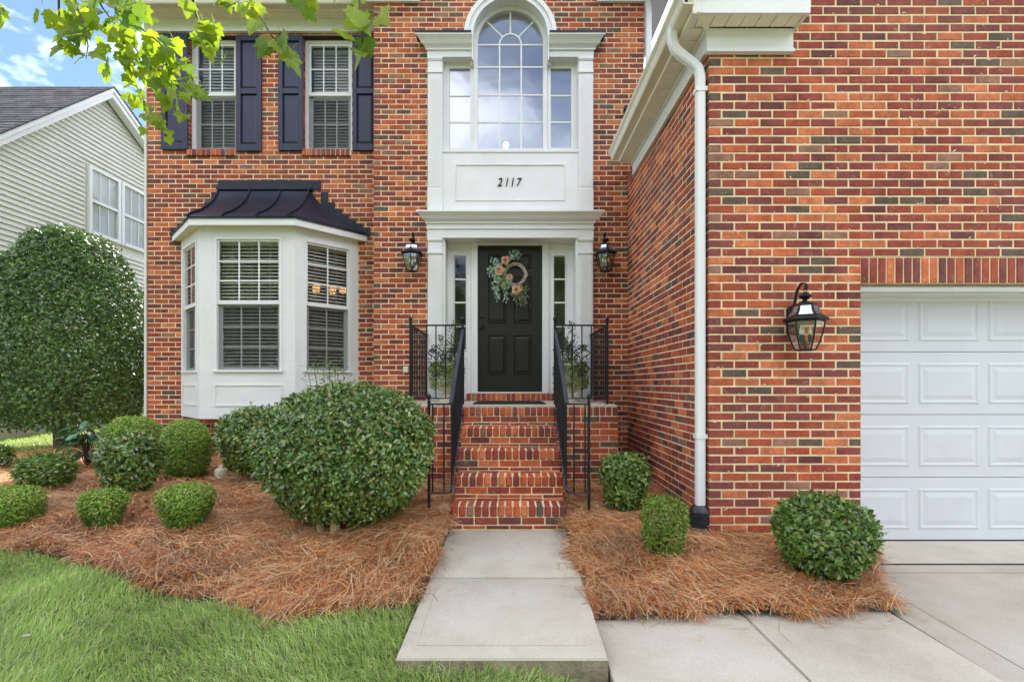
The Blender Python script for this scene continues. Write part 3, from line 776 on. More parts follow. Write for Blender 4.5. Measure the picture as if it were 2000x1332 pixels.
for (a, b, t0, t1, lab) in ((314, 365.5, 65, 292, 'navy shutter at the outer edge of the facade'), (461, 510, 68, 295, 'navy shutter on the inner side of the first window'),
                            (543, 591, 68, 294, 'navy shutter on the outer side of the second window'), (688, 737, 68, 294, 'navy shutter tucked against the entry bay')):
    shutter((a - CX) * k, (b - CX) * k, CAMZ + (CY - t1) * k, CAMZ + (CY - t0) * k, ys, lab)

# ================================================================ ENTRY SURROUND
es = MB()
DP = 6.54           # plane of the flat boards
X0, X1 = XC - 1.112, XC + 1.112
PO = 0.875          # half width of the door portal
ZP = 3.25           # portal head
ZC0, ZC1 = 3.25, 3.58
ZSILL = 4.44
ZE0, ZE1 = 5.665, 5.90
LZ = 1.075          # landing
# boards beside the portal and windows (left and right), frieze between
for sg in (-1, 1):
    a, b = XC + sg * PO, XC + sg * 1.112
    es.box(a, b, DP, MY + 0.03, LZ, ZP)
    es.box(XC + sg * 0.905, b, DP, MY + 0.10, ZSILL - 0.0, ZE0)
es.box(X0, X1, DP, MY + 0.03, ZP, ZSILL)
# portal reveals and the back board of the window recess
for sg in (-1, 1):
    es.box(XC + sg * PO, XC + sg * (PO + 0.03), MY + 0.032, 6.86, LZ, ZP)
es.box(XC - PO, XC + PO, MY + 0.031, 6.86, ZP + 0.001, ZP + 0.03)
# apron panel moulding
surround = es.build('entry_surround', M['white'], house, bevel=0.003)
def moulding(x0, x1, z0, z1, y, parent, w=0.022, d=0.014, name='panel_moulding', mat='white'):
    s = MB(); pr = [(0, 0), (w * 0.3, d), (w * 0.7, d), (w, 0.0)]
    # four mitred bars
    def bar(f):
        s.prism(pr, lambda a, b: f(a, b, 0), lambda a, b: f(a, b, 1))
    bar(lambda a, b, e: ((x1 - a if e else x0 + a), y - b, z0 + a)); bar(lambda a, b, e: ((x1 - a if e else x0 + a), y - b, z1 - a))
    bar(lambda a, b, e: (x0 + a, y - b, (z1 - a if e else z0 + a))); bar(lambda a, b, e: (x1 - a, y - b, (z1 - a if e else z0 + a)))
    return s.build(name, M[mat], parent)
kd = DP / F
moulding((889 - CX) * kd, (1104 - CX) * kd, CAMZ + (CY - 393) * kd, CAMZ + (CY - 321) * kd, DP, surround)
# house number
for i, ch in enumerate('2117'):
    cu = bpy.data.curves.new('digit', 'FONT'); cu.body = ch; cu.size = 0.155; cu.shear = 0.22; cu.extrude = 0.004; cu.align_x = 'CENTER'; cu.offset = 0.0006
    tmp = bpy.data.objects.new('digit_outline', cu); C.objects.link(tmp); bpy.context.view_layer.update()
    dm = bpy.data.meshes.new_from_object(tmp.evaluated_get(bpy.context.evaluated_depsgraph_get())); bpy.data.objects.remove(tmp); bpy.data.curves.remove(cu)
    dm.name = 'digit'; dm.materials.clear(); dm.materials.append(M['black_metal'])
    for v in dm.vertices: v.co = (v.co.x * 0.84, -v.co.z, v.co.y)
    px = (976, 989, 1000, 1012)[i]
    link('digit', dm, surround, ((px - CX) * kd, DP - 0.008, CAMZ + (CY - 364) * kd))
# pilasters
def pilaster(x0, x1, z0, z1, y, plinth):
    s = MB(); s.box(x0, x1, y, DP - 0.0005, z0, z1)
    s.box(x0 - 0.008, x1 + 0.008, y - 0.012, DP - 0.0007, z0, z0 + plinth)
    s.box(x0 - 0.006, x1 + 0.006, y - 0.010, DP - 0.0007, z1 - 0.05, z1 - 0.004)
    s.box(x0 - 0.012, x1 + 0.012, y - 0.018, DP - 0.0009, z1 - 0.036, z1 - 0.018)
    s.box(x0 - 0.008, x1 + 0.008, y - 0.014, DP - 0.0011, z1 - 0.215, z1 - 0.175)
    o = s.build('pilaster', M['white'], surround, bevel=0.003)
    s = MB(); n = 6; w = x1 - x0 - 0.06
    for i in range(n):
        xx = x0 + 0.03 + w * i / (n - 1); s.box(xx - 0.006, xx + 0.006, y - 0.006, y - 0.0003, z0 + plinth + 0.03, z1 - 0.27)
    s.build('fluting', M['white'], surround)
for sg in (-1, 1):
    a, b = sorted((XC + sg * 0.915, XC + sg * 1.10))
    pilaster(a, b, LZ, ZP, DP - 0.03, 0.16)
    pilaster(a, b, ZC1, ZE0, DP - 0.03, 0.32)
# cornice over the door
CR = [(0, 0), (-0.02, 0), (-0.02, 0.02), (-0.035, 0.035), (-0.06, 0.05), (-0.085, 0.085), (-0.115, 0.115), (-0.125, 0.12), (-0.125, 0.142), (0, 0.142)]
def cornice(x0, x1, z, name, m0=1.0, m1=1.0, sc=1.0, y=None, mat='white'):
    s = MB(); y = DP - 0.031 if y is None else y
    pr = [(y + a * sc, z + b * sc) for a, b in CR]
    s.prof_x(pr, x0, x1, m0, m1, y)
    return s
s = cornice(X0, X1, ZC1 - 0.142, 'c'); s.box(X0, X1, DP - 0.030, DP - 0.0005, ZC0 + 0.001, ZC1 - 0.001)
s.box(X0 - 0.012, X1 + 0.012, DP - 0.046, DP - 0.0302, ZC0 + 0.118, ZC0 + 0.134)
s.build('cornice', M['white'], surround)
for sg in (-1, 1):
    a, b = sorted((XC + sg * 0.507, XC + sg * 1.112))
    s = cornice(a, b, ZE1 - 0.15, 'c', 1.0 if sg < 0 else 0.0, 1.0 if sg > 0 else 0.0, 1.05, DP - 0.031)
    s.box(a, b, DP - 0.030, MY + 0.10, ZE0 + 0.001, ZE1 - 0.001)
    s.build('cornice', M['white'], surround)
    s = MB(); a2, b2 = sorted((XC + sg * 0.512, XC + sg * 1.25)); s.box(a2, b2, DP - 0.165, MY - 0.012, ZE1 + 0.009, ZE1 + 0.022); s.box(a2, b2, DP - 0.170, DP - 0.164, ZE1 - 0.004, ZE1 + 0.022)
    s.build('flashing', M['bronze'], surround)
# arched window
AY = 6.655; AZ = 5.936; AR = 0.444; ZB = 4.51
def arc(r, n=28, a0=0, a1=math.pi): return [(XC + r * math.cos(a0 + (a1 - a0) * i / n), AZ + r * math.sin(a0 + (a1 - a0) * i / n)) for i in range(n + 1)]
def ring(s, r0, r1, y0, y1, foot=None):
    n = 28; o = arc(r1, n); i_ = arc(r0, n)
    if foot is not None:
        o = [(XC + r1, foot)] + o + [(XC - r1, foot)]; i_ = [(XC + r0, foot)] + i_ + [(XC - r0, foot)]
    m = len(o); vs = [(x, y0, z) for x, z in o] + [(x, y0, z) for x, z in i_] + [(x, y1, z) for x, z in o] + [(x, y1, z) for x, z in i_]
    fs = []
    for k in range(m - 1):
        fs += [(k, k+1, m+k+1, m+k), (2*m+k+1, 2*m+k, 3*m+k, 3*m+k+1), (k+1, k, 2*m+k, 2*m+k+1), (m+k, m+k+1, 3*m+k+1, 3*m+k)]
    fs += [(0, m, 3*m, 2*m), (m-1, 2*m-1, 4*m-1, 3*m-1)]
    s.add(vs, fs)
s = MB()
ring(s, AR, 0.50, AY - 0.03, AY + 0.05, 4.472)
ring(s, 0.502, 0.545, AY - 0.075, AY + 0.02, ZE1 - 0.3)
# board below and between the side lights
s.box(XC - 0.905, XC + 0.905, AY - 0.028, AY + 0.05, ZSILL - 0.0, ZSILL + 0.03)
s.box(XC - 0.93, XC + 0.93, DP - 0.012, AY + 0.04, ZSILL - 0.035, ZSILL - 0.0015)
aw = s.build('arched_window', M['white'], house, smooth=True); aw['label'] = 'tall arched window flanked by two narrow side windows'
s = MB(); ring(s, 0.505, 0.60, 6.475, MY + 0.03, 5.925); ring(s, 0.56, 0.615, 6.455, 6.4745, 5.925); ring(s, 0.495, 0.512, 6.465, 6.60, 5.60)
s.build('arch_casing', M['white'], surround, smooth=True)
# muntins
MW = 0.020
s = MB(); ROWS = [ZB, CAMZ + (CY - 239) * AY / F, CAMZ + (CY - 186) * AY / F, CAMZ + (CY - 131.5) * AY / F, CAMZ + (CY - 88) * AY / F]
COLS = [XC - AR, XC - 0.148, XC + 0.148, XC + AR]
y0, y1 = AY + 0.002, AY + 0.016
for x in COLS[1:3]: s.box(x - MW/2, x + MW/2, y0, y1, ZB, ROWS[4])
for z in ROWS[1:]:
    for i in range(3): s.box(COLS[i] + (MW/2 if i else 0), COLS[i+1] - (MW/2 if i < 2 else 0), y0, y1, z - MW/2, z + MW/2)
s.box(COLS[0], COLS[3], AY - 0.006, y1, ZB - 0.038, ZB)
n = 20; zb = ROWS[4]
r1, r0 = 0.160, 0.140
oo = [(XC + r1 * math.cos(math.pi * i / n), zb + r1 * math.sin(math.pi * i / n)) for i in range(n + 1)]
ii = [(XC + r0 * math.cos(math.pi * i / n), zb + r0 * math.sin(math.pi * i / n)) for i in range(n + 1)]
for k in range(n):
    s.prism([oo[k], oo[k+1], ii[k+1], ii[k]], lambda a, b: (a, y0, b), lambda a, b: (a, y1, b))
for an in (45, 90, 135):
    d = Vector((math.cos(R(an)), 0, math.sin(R(an)))); c = Vector((XC, (y0 + y1) / 2, zb))
    s.obox(c + d * (r1 - 0.002), c + d * (AR + 0.0), y1 - y0 - 0.001, MW, up=(Vector((0, 1, 0)).cross(d)))
s.build('muntin', M['white'], aw)
for i in range(3):
    for j in range(4):
        pane(aw, COLS[i] + (MW/2 if i else 0), COLS[i+1] - (MW/2 if i < 2 else 0), ROWS[j] + (MW/2 if j else 0), ROWS[j+1] - MW/2, AY + 0.010, 'glass_coated')
# fan panes
def fan_pane(poly):
    m = MB(); m.prism(poly, lambda a, b: (a, AY + 0.010, b), lambda a, b: (a, AY + 0.016, b)); m.build('pane', M['glass_coated'], aw)
fan_pane([(XC + r0 * math.cos(math.pi * i / 16), zb + MW/2 + (r0 - 0.01) * math.sin(math.pi * i / 16)) for i in range(17)])
for q in range(4):
    a0, a1 = math.pi * q / 4, math.pi * (q + 1) / 4
    po = [(XC + (AR + 0.004) * math.cos(a0 + (a1 - a0) * i / 8), zb + 0.004 + AR * math.sin(a0 + (a1 - a0) * i / 8)) for i in range(9)]
    pi_ = [(XC + (r1 - 0.006) * math.cos(a1 + (a0 - a1) * i / 8), zb + 0.004 + r1 * math.sin(a1 + (a0 - a1) * i / 8)) for i in range(9)]
    fan_pane(po + pi_)
# side lights of the arched window
for sg in (-1, 1):
    a, b = sorted((XC + sg * 0.549, XC + sg * 0.829)); zt = 5.594
    s = MB(); s.box(a - 0.045, a, AY - 0.02, AY + 0.05, ZSILL + 0.031, zt + 0.05); s.box(b, b + 0.075 if sg > 0 else XC - 0.5005, AY - 0.0195, AY + 0.05, ZSILL + 0.031, zt + 0.05)
    if sg < 0: s.box(a - 0.076, a - 0.0455, AY - 0.0195, AY + 0.05, ZSILL + 0.031, zt + 0.05)
    s.box(a, b, AY - 0.019, AY + 0.05, zt, zt + 0.05); s.box(a, b, AY - 0.019, AY + 0.05, ZSILL + 0.031, ZB)
    h = (zt - ZB) / 3
    for j in (1, 2): s.box(a, b, y0, y1, ZB + j*h - MW/2, ZB + j*h + MW/2)
    s.build('side_frame', M['white'], aw)
    for j in range(3): pane(aw, a, b, ZB + j*h + (MW/2 if j else 0), ZB + (j+1)*h - (MW/2 if j < 2 else 0), AY + 0.010, 'glass_coated')
    # soffit behind the entablature
    c, d = sorted((XC + sg * 0.50, XC + sg * 0.905)); s = MB(); s.box(c, d, AY - 0.018, AY + 0.06, zt + 0.051, ZE0 + 0.3); s.build('head_board', M['white'], aw)

# ================================================================ FRONT DOOR
DY0 = 6.80; DW = 0.445; DZ0, DZ1 = 1.195, 3.222
fd = MB()
XD = (996 - CX) * DY0 / F
fd.box(XD - DW, XD + DW, DY0, DY0 + 0.045, DZ0, DZ1)
door = fd.build('front_door', M['door_black'], house); door['label'] = 'black six-panel front door'
def raised(parent, x0, x1, z0, z1, y, mat, e1=0.012, e2=0.045, dep=0.010, rise=0.012):
    """field recessed behind y then rising again: panel of a stile-and-rail door, standing 1 mm off it"""
    m = MB(); yy = y - 0.001
    q = lambda e, dy: [(x0+e, yy+dy, z0+e), (x1-e, yy+dy, z0+e), (x1-e, yy+dy, z1-e), (x0+e, yy+dy, z1-e)]
    rings = [q(0, 0), q(e1*0.5, -rise*0.9), q(e1, -rise*0.2), q(e2*0.55, -rise*0.15), q(e2, -rise)]
    vs = [v for r in rings for v in r]; fs = []
    for r in range(len(rings) - 1):
        for i in range(4): fs.append((r*4+i, r*4+(i+1)%4, (r+1)*4+(i+1)%4, (r+1)*4+i))
    fs.append(tuple(range((len(rings)-1)*4, len(rings)*4)))
    m.add(vs, fs); return m.build('panel', M[mat], parent)
kk = DY0 / F
for (xa, xb) in ((954, 989), (1004, 1038)):
    for (ya, yb) in ((524.5, 497), (631, 540.5), (731, 655)):
        raised(door, (xa - CX) * kk, (xb - CX) * kk, CAMZ + (CY - ya) * kk, CAMZ + (CY - yb) * kk, DY0, 'door_black', rise=0.014)
for (yy, r) in ((618, 0.026), (638, 0.030)):
    c = P(941, yy, DY0)
    m = MB()
    for (y_, rr) in ((0, r), (-0.008, r), (-0.012, 0.012), (-0.03, 0.012), (-0.036, r * 0.9), (-0.05, r * 0.95), (-0.06, r * 0.6)): pass
    prof = [(r, 0), (r, 0.008), (0.012, 0.012), (0.012, 0.03), (r * 0.85, 0.036), (r * 0.95, 0.048), (r * 0.6, 0.06)] if r > 0.028 else [(r, 0), (r, 0.012), (0.012, 0.016), (0.012, 0.022)]
    vs = []; n = 14
    for (q, t) in prof:
        for k_ in range(n): vs.append((c.x + q * math.cos(2*math.pi*k_/n), DY0 - 0.001 - t, c.z + q * math.sin(2*math.pi*k_/n)))
    fs = [(i*n+k_, i*n+(k_+1)%n, (i+1)*n+(k_+1)%n, (i+1)*n+k_) for i in range(len(prof)-1) for k_ in range(n)] + [tuple(range((len(prof)-1)*n, len(prof)*n))]
    m.add(vs, fs); m.build('knob' if r > 0.028 else 'deadbolt', M['black_metal'], door, smooth=True)
# door frame and sidelights
fr_ = MB(); yF = DY0 - 0.045
for sg in (-1, 1):
    a, b = sorted((XD + sg * (DW + 0.004), XD + sg * (DW + 0.095))); fr_.box(a, b, yF, DY0 + 0.05, 1.17, DZ1 + 0.028)
fr_.box(XD - DW - 0.003, XD + DW + 0.003, yF, DY0 + 0.05, DZ1 + 0.004, DZ1 + 0.028)
fr_.box(XD - DW - 0.02, XD + DW + 0.02, yF - 0.03, DY0 + 0.05, 1.170, 1.19)
fr_.build('door_frame', M['white'], house, bevel=0.003)
for sg in (-1, 1):
    gx0, gx1 = ((888.5 - CX) * kk, (910 - CX) * kk) if sg < 0 else ((1082 - CX) * kk, (1103.5 - CX) * kk)
    gz = [CAMZ + (CY - v) * kk for v in (683, 637.5, 591.5, 546, 501.5)]
    a, b = sorted((XD + sg * (DW + 0.097), XC + sg * (PO - 0.001)))
    s = MB(); yy = yF + 0.02
    s.box(a, gx0, yy, DY0 + 0.04, 1.08, DZ1 + 0.027); s.box(gx1, b, yy, DY0 + 0.04, 1.08, DZ1 + 0.027)
    s.box(gx0, gx1, yy, DY0 + 0.04, gz[4], DZ1 + 0.027); s.box(gx0, gx1, yy, DY0 + 0.04, 1.08, gz[0])
    for v in gz[1:4]: s.box(gx0, gx1, yy + 0.008, DY0 + 0.02, v - 0.011, v + 0.011)
    o = s.build('sidelight', M['white'], house, bevel=0.002)
    moulding(gx0 - 0.022, gx1 + 0.022, gz[0] - 0.022, gz[4] + 0.022, yy, o, 0.02, 0.012)
    moulding(gx0 - 0.02, gx1 + 0.02, 1.22, gz[0] - 0.10, yy, o, 0.02, 0.012)
    for j in range(4): pane(o, gx0, gx1, gz[j] + (0.011 if j else 0), gz[j+1] - (0.011 if j < 3 else 0), yy + 0.016)
s = MB(); s.box(XC - PO - 0.02, XC + PO + 0.02, DY0 + 0.9, DY0 + 0.95, 1.1, 3.3); s.build('hall_wall', M['room'], house)
s = MB(); s.box(-1.6, 1.6, DY0 + 1.6, DY0 + 1.65, 3.9, 6.5); s.build('hall_wall', M['room'], house)

# ================================================================ BAY WINDOW
BF = 6.41; BXl, BXr = -4.07, -2.81; BYB = LY + 0.02; BEl, BEr = -4.72, -2.17
BZ0, BZ1 = 0.842, 3.36
bw = thing('bay_window', None, None, ORIG[house]); bw.parent = house; bw.location = (0, 0, 0); bw['label'] = 'white three-sided bay window with dark curved metal roof'
T = 0.06
facets = [((BEl, LY - 0.002), (BXl, BF)), ((BXl, BF), (BXr, BF)), ((BXr, BF), (BEr, LY - 0.002))]
def facet_fn(p, q):
    p = Vector((p[0], p[1], 0)); q = Vector((q[0], q[1], 0)); U = (q - p).normalized(); N = Vector((U.y, -U.x, 0))
    return (lambda u, n, z: p + U * u + N * n + Vector((0, 0, z))), (q - p).length
def fbox(s, f, u0, u1, n0, n1, z0, z1):
    v = [f(u0,n0,z0), f(u1,n0,z0), f(u1,n1,z0), f(u0,n1,z0), f(u0,n0,z1), f(u1,n0,z1), f(u1,n1,z1), f(u0,n1,z1)]
    s.add(v, [(0,3,2,1),(4,5,6,7),(0,1,5,4),(1,2,6,5),(2,3,7,6),(3,0,4,7)])
zt = lambda y: CAMZ + (CY - y) * BF / F
WZ = (zt(727), zt(463))      # casing bottom/top
for fi, (p, q) in enumerate(facets):
    f, L = facet_fn(p, q)
    if fi == 1: u0, u1 = (418.5 - 389) * BF / F, (551 - 389) * BF / F
    else: u0, u1 = (L - 0.66) / 2, (L + 0.66) / 2
    c0, c1 = WZ
    s = MB()
    fbox(s, f, 0, u0, -T, 0, BZ0, BZ1); fbox(s, f, u1, L, -T, 0, BZ0, BZ1); fbox(s, f, u0, u1, -T, 0, BZ0, c0); fbox(s, f, u0, u1, -T, 0, c1, BZ1)
    s.build('bay_wall', M['white'], bw)
    # casing, sill, panel below
    s = MB(); cw = 0.035
    fbox(s, f, u0, u0 + cw, -0.05, 0.014, c0 + 0.03, c1); fbox(s, f, u1 - cw, u1, -0.05, 0.014, c0 + 0.03, c1); fbox(s, f, u0 + cw, u1 - cw, -0.05, 0.0138, c1 - cw, c1)
    fbox(s, f, u0 - 0.012, u1 + 0.012, -0.05, 0.03, c0, c0 + 0.03)
    s.build('casing', M['vinyl'], bw, bevel=0.003)
    if fi == 1: pz0, pz1, pu0, pu1 = zt(793), zt(751), u0, u1
    else: pz0, pz1, pu0, pu1 = zt(793), zt(751), u0 + 0.02, u1 - 0.02
    s = MB(); w_ = 0.016
    for (a, b, c, d) in ((pu0, pu1, pz0, pz0 + w_), (pu0, pu1, pz1 - w_, pz1), (pu0, pu0 + w_, pz0 + w_, pz1 - w_), (pu1 - w_, pu1, pz0 + w_, pz1 - w_)): fbox(s, f, a, b, 0.0005, 0.012, c, d)
    s.build('panel_moulding', M['white'], bw)
    # sashes
    a, b = u0 + cw + 0.001, u1 - cw - 0.001; zm = zt(594); nx = 3 if fi == 1 else 2
    for (lo, hi, n0, nside) in ((zm + 0.0, c1 - cw - 0.001, -0.008, 0.018), (c0 + 0.031, zm - 0.002, -0.045, 0.045)):
        s = MB(); rb = 0.05 if n0 > -0.02 else 0.035
        fbox(s, f, a, a + nside, n0 - 0.03, n0, lo, hi); fbox(s, f, b - nside, b, n0 - 0.03, n0, lo, hi)
        fbox(s, f, a + nside, b - nside, n0 - 0.03, n0, lo, lo + rb); fbox(s, f, a + nside, b - nside, n0 - 0.03, n0, hi - 0.022, hi)
        s.build('sash', M['vinyl'], bw)
        aa, bb, cc, dd = a + nside, b - nside, lo + rb, hi - 0.022; w = (bb - aa) / nx; h = (dd - cc) / 3; m2 = 0.009
        s = MB()
        for i in range(1, nx): fbox(s, f, aa + i*w - m2, aa + i*w + m2, n0 - 0.018, n0 - 0.006, cc, dd)
        for j in (1, 2):
            for i in range(nx): fbox(s, f, aa + i*w + (m2 if i else 0), aa + (i+1)*w - (m2 if i < nx-1 else 0), n0 - 0.018, n0 - 0.006, cc + j*h - m2, cc + j*h + m2)
        s.build('muntin', M['vinyl'], bw)
        for i in range(nx):
            for j in range(3):
                s = MB(); fbox(s, f, aa + i*w + (m2 if i else 0), aa + (i+1)*w - (m2 if i < nx-1 else 0), n0 - 0.015, n0 - 0.009, cc + j*h + (m2 if j else 0), cc + (j+1)*h - (m2 if j < 2 else 0))
                s.build('pane', M['glass'], bw)
    s = MB(); s.add([f(a, -0.030, c0 + 0.031), f(b, -0.030, c0 + 0.031), f(b, -0.030, zm - 0.002), f(a, -0.030, zm - 0.002)], [(0, 1, 2, 3)]); s.build('insect_screen', M['screen'], bw)
    # open slat blinds
    s = MB(); z = c0 + 0.04
    while z < c1 - 0.06:
        v = [f(a, -0.085, z - 0.014), f(b, -0.085, z - 0.014), f(b, -0.128, z + 0.013), f(a, -0.128, z + 0.013)]
        v += [x + Vector((0, 0, 0.003)) for x in v]
        s.add(v, [(0,1,2,3), (7,6,5,4), (0,4,5,1), (2,6,7,3)]); z += 0.046
    fbox(s, f, a, b, -0.16, -0.10, c1 - 0.075, c1 - 0.03)
    for t_ in ((0.2, 0.5, 0.8) if fi == 1 else (0.25, 0.75)):
        uu = a + (b - a) * t_; fbox(s, f, uu - 0.002, uu + 0.002, -0.083, -0.080, c0 + 0.03, c1 - 0.05)
    o = s.build('blind', M['blind'], bw); o['kind'] = 'stuff'
# bottom and ceiling of the bay, soffit and fascia
def bay_poly(off, back=BYB):
    k_ = off * 0.414; 
    return [(BEl - off * 1.0, back), (BEl - off, LY - 0.002 - 0.0), (BXl - k_, BF - off), (BXr + k_, BF - off), (BEr + off, LY - 0.002), (BEr + off, back)]
def bay_poly2(off):
    k_ = off * 0.414
    return [(BEl - off, LY - 0.003), (BXl - k_, BF - off), (BXr + k_, BF - off), (BEr + off, LY - 0.003)]
s = MB(); pl = bay_poly2(-0.005); s.prism(pl, lambda a, b: (a, b, BZ0 + 0.012), lambda a, b: (a, b, BZ0 + 0.05)); s.prism(pl, lambda a, b: (a, b, BZ1 - 0.05), lambda a, b: (a, b, BZ1 - 0.01))
s.build('bay_floor', M['white'], bw)
s = MB(); pl = bay_poly2(0.105); s.prism(pl, lambda a, b: (a, b, BZ1 + 0.001), lambda a, b: (a, b, BZ1 + 0.014)); s.build('soffit', M['soffit'], bw)
s = MB(); o_, i_ = bay_poly2(0.128), bay_poly2(0.106)
for k_ in range(3):
    vs = [(o_[k_][0], o_[k_][1], BZ1 - 0.012), (o_[k_+1][0], o_[k_+1][1], BZ1 - 0.012), (i_[k_+1][0], i_[k_+1][1], BZ1 - 0.012), (i_[k_][0], i_[k_][1], BZ1 - 0.012)]
    vs += [(a, b, BZ1 + 0.085) for a, b, _ in vs]
    s.add(vs, [(0,3,2,1),(4,5,6,7),(0,1,5,4),(2,3,7,6),(1,2,6,5),(3,0,4,7)])
s.build('fascia', M['white'], bw)
# curved metal roof: concave profile, hips run straight back to the wall
PRF = [(6.265, 3.452), (6.30, 3.490), (6.38, 3.535), (6.475, 3.585), (6.57, 3.648), (6.667, 3.718), (6.76, 3.80), (6.83, 3.87), (6.90, 3.97), (6.955, 4.075)]
HXl, HXr = -4.135, -2.845
def prf_t(i): return (PRF[i][0] - PRF[0][0]) / (PRF[-1][0] - PRF[0][0])
s = MB(); n = len(PRF)
# front sheet
vs = []; 
for (y, z) in PRF: vs += [(HXl, y, z), (HXr, y, z)]
s.add(vs, [(2*i, 2*i+1, 2*i+3, 2*i+2) for i in range(n - 1)])
# side sheets: at each height the side edge is offset so that the eave meets the wall at the outer corner
for sg, hx, ex in ((-1, HXl, BEl - 0.135), (1, HXr, BEr + 0.135)):
    vs = []; m = 8
    for i, (y, z) in enumerate(PRF):
        t = prf_t(i); xo = ex + (hx - ex) * t
        for j in range(m + 1):
            q = j / m; vs.append((hx + (xo - hx) * q, y + (LY - 0.004 - y) * q, z))
    s.add(vs, [(i*(m+1)+j, i*(m+1)+j+1, (i+1)*(m+1)+j+1, (i+1)*(m+1)+j) for i in range(n-1) for j in range(m)])
# drip edge
e = bay_poly2(0.142)
for k_ in range(3):
    a, b = e[k_], e[k_+1]; s.add([(a[0], a[1], BZ1 + 0.070), (b[0], b[1], BZ1 + 0.070), (b[0], b[1], BZ1 + 0.096), (a[0], a[1], BZ1 + 0.096)], [(0,1,2,3)])
s.prism(e, lambda a, b: (a, b, BZ1 + 0.0865), lambda a, b: (a, b, BZ1 + 0.096))
br = s.build('bay_roof', M['bronze'], bw, smooth=True)
for x in (HXl, -3.687, -3.25, HXr):
    s = MB()
    for i in range(n - 1):
        a, b = PRF[i], PRF[i+1]
        s.add([(x-0.006, a[0], a[1]-0.004), (x+0.006, a[0], a[1]-0.004), (x+0.006, b[0], b[1]-0.004), (x-0.006, b[0], b[1]-0.004),
               (x-0.006, a[0]-0.012, a[1]+0.020), (x+0.006, a[0]-0.012, a[1]+0.020), (x+0.006, b[0]-0.012, b[1]+0.020), (x-0.006, b[0]-0.012, b[1]+0.020)],
              [(4,5,6,7),(0,1,5,4),(1,2,6,5),(2,3,7,6),(3,0,4,7)])
    s.build('seam', M['bronze'], bw)
for sg, hx, ex in ((-1, HXl, BEl - 0.135), (1, HXr, BEr + 0.135)):
    pts = []; s = MB()
    for i, (y, z) in enumerate(PRF): 
        t = prf_t(i); xo = ex + (hx - ex) * t; pts.append((hx + (xo - hx) * 0.55, y + (LY - 0.004 - y) * 0.55, z + 0.006))
    s.tube(pts, 0.007, 5); s.build('seam', M['bronze'], bw)
s = MB(); s.box(HXl - 0.05, HXr + 0.14, LY - 0.016, LY - 0.0005, 4.09, 4.225); s.box(HXl - 0.03, HXr + 0.03, 6.925, LY - 0.0165, 4.065, 4.10)
for sg, hx, ex in ((-1, HXl - 0.05, BEl - 0.15), (1, HXr + 0.14, BEr + 0.17)):
    st = 7
    for i in range(st):
        xa = hx + (ex - hx) * i / st; xb = hx + (ex - hx) * (i + 1) / st; tt = (i + 0.35) / st; z1 = float(np.interp(PRF[-1][0] - tt * (PRF[-1][0] - PRF[0][0]), [p_[0] for p_ in PRF], [p_[1] for p_ in PRF])) + 0.045
        a, b = sorted((xa, xb)); s.box(a, b, LY - 0.012, LY - 0.0005, 3.42, z1)
s.build('flashing', M['bronze'], bw)

# ================================================================ GARAGE DOOR
GDY = 4.155
s = MB(); sec = 0.5335; zb_ = -0.028
for r in range(4):
    s.box(2.70, 7.84, GDY, GDY + 0.04, zb_ + r * sec + 0.0025, zb_ + (r + 1) * sec - 0.0025)
s.box(2.70, 7.84, GDY + 0.02, GDY + 0.05, zb_ + 0.01, zb_ + 4 * sec - 0.01)
gd = s.build('garage_door', M['door_white'], house, bevel=0.0025); gd['label'] = 'white sectional garage door with rows of raised panels'
c0 = (1776 - CX) * GDY / F
for r in range(4):
    z0_ = zb_ + r * sec
    for c in range(8):
        x1_ = c0 + c * 0.5945; x0_ = max(x1_ - 0.516, 2.72)
        raised(gd, x0_, x1_, z0_ + 0.092, z0_ + sec - 0.092, GDY, 'door_white', 0.03, 0.075, rise=0.0065)
s = MB(); s.box(2.70, 7.84, GDY + 0.001, GDY + 0.04, -0.05, zb_ + 0.0015); s.build('weather_seal', M['rubber'], gd)
s = MB()
s.box(GDX0 - 0.1, GDX1 + 0.1, GY + 0.094, GDY - 0.02, GDZ - 0.012, GDZ + 0.03)
s.box(GDX0 - 0.1, GDX1 + 0.1, GY + 0.055, GY + 0.0935, GDZ - 0.06, GDZ - 0.022); s.box(GDX0 - 0.1, GDX1 + 0.1, GY + 0.10, GDY - 0.0205, GDZ - 0.075, GDZ - 0.0125)
s.box(GDX0 - 0.1, GDX1 + 0.1, GDY - 0.02, GDY + 0.05, 2.0, GDZ + 0.03)
s.box(GDX0 - 0.1, GDX0 - 0.001, GY + 0.094, GDY - 0.021, -0.03, GDZ - 0.08)
s.build('door_frame', M['white'], house, bevel=0.002)
# ---------------------------------------------------------------- the house's bricks: the 300 that show largest one by one, the rest joined
MESHC = {}
def brick_mesh(l, h, d, mat, chamfer=0.004):
    key = (round(l, 3), round(h, 3), round(d, 3), mat, chamfer)
    if key not in MESHC:
        vs, fs = brick_shape(key[0], key[1], key[2], chamfer)
        me = bpy.data.meshes.new('brick'); me.from_pydata([(u, -n, w) for u, n, w in vs], [], fs); me.materials.append(M[mat]); me.update()
        MESHC[key] = me
    return MESHC[key]
def in_view(p): 
    x = CX + p.x * F / p.y; y = CY - (p.z - CAMZ) * F / p.y
    return 5 < x < 1995 and 5 < y < 1320
cand = []
for i, b in enumerate(BRICKS):
    c = b[0]((b[1] + b[2]) / 2, 0, (b[3] + b[4]) / 2)
    if b[0] is fG and in_view(c) and c.z > 0.12:
        hid = (1.75 < c.x < 2.75 and c.z < 0.62)
        if not hid: cand.append((c.length if False else (Vector((c.x, c.y, c.z - CAMZ))).length, i))
cand.sort(); single = set(i for _, i in cand[:300])
mass_v = []; mass_f = []
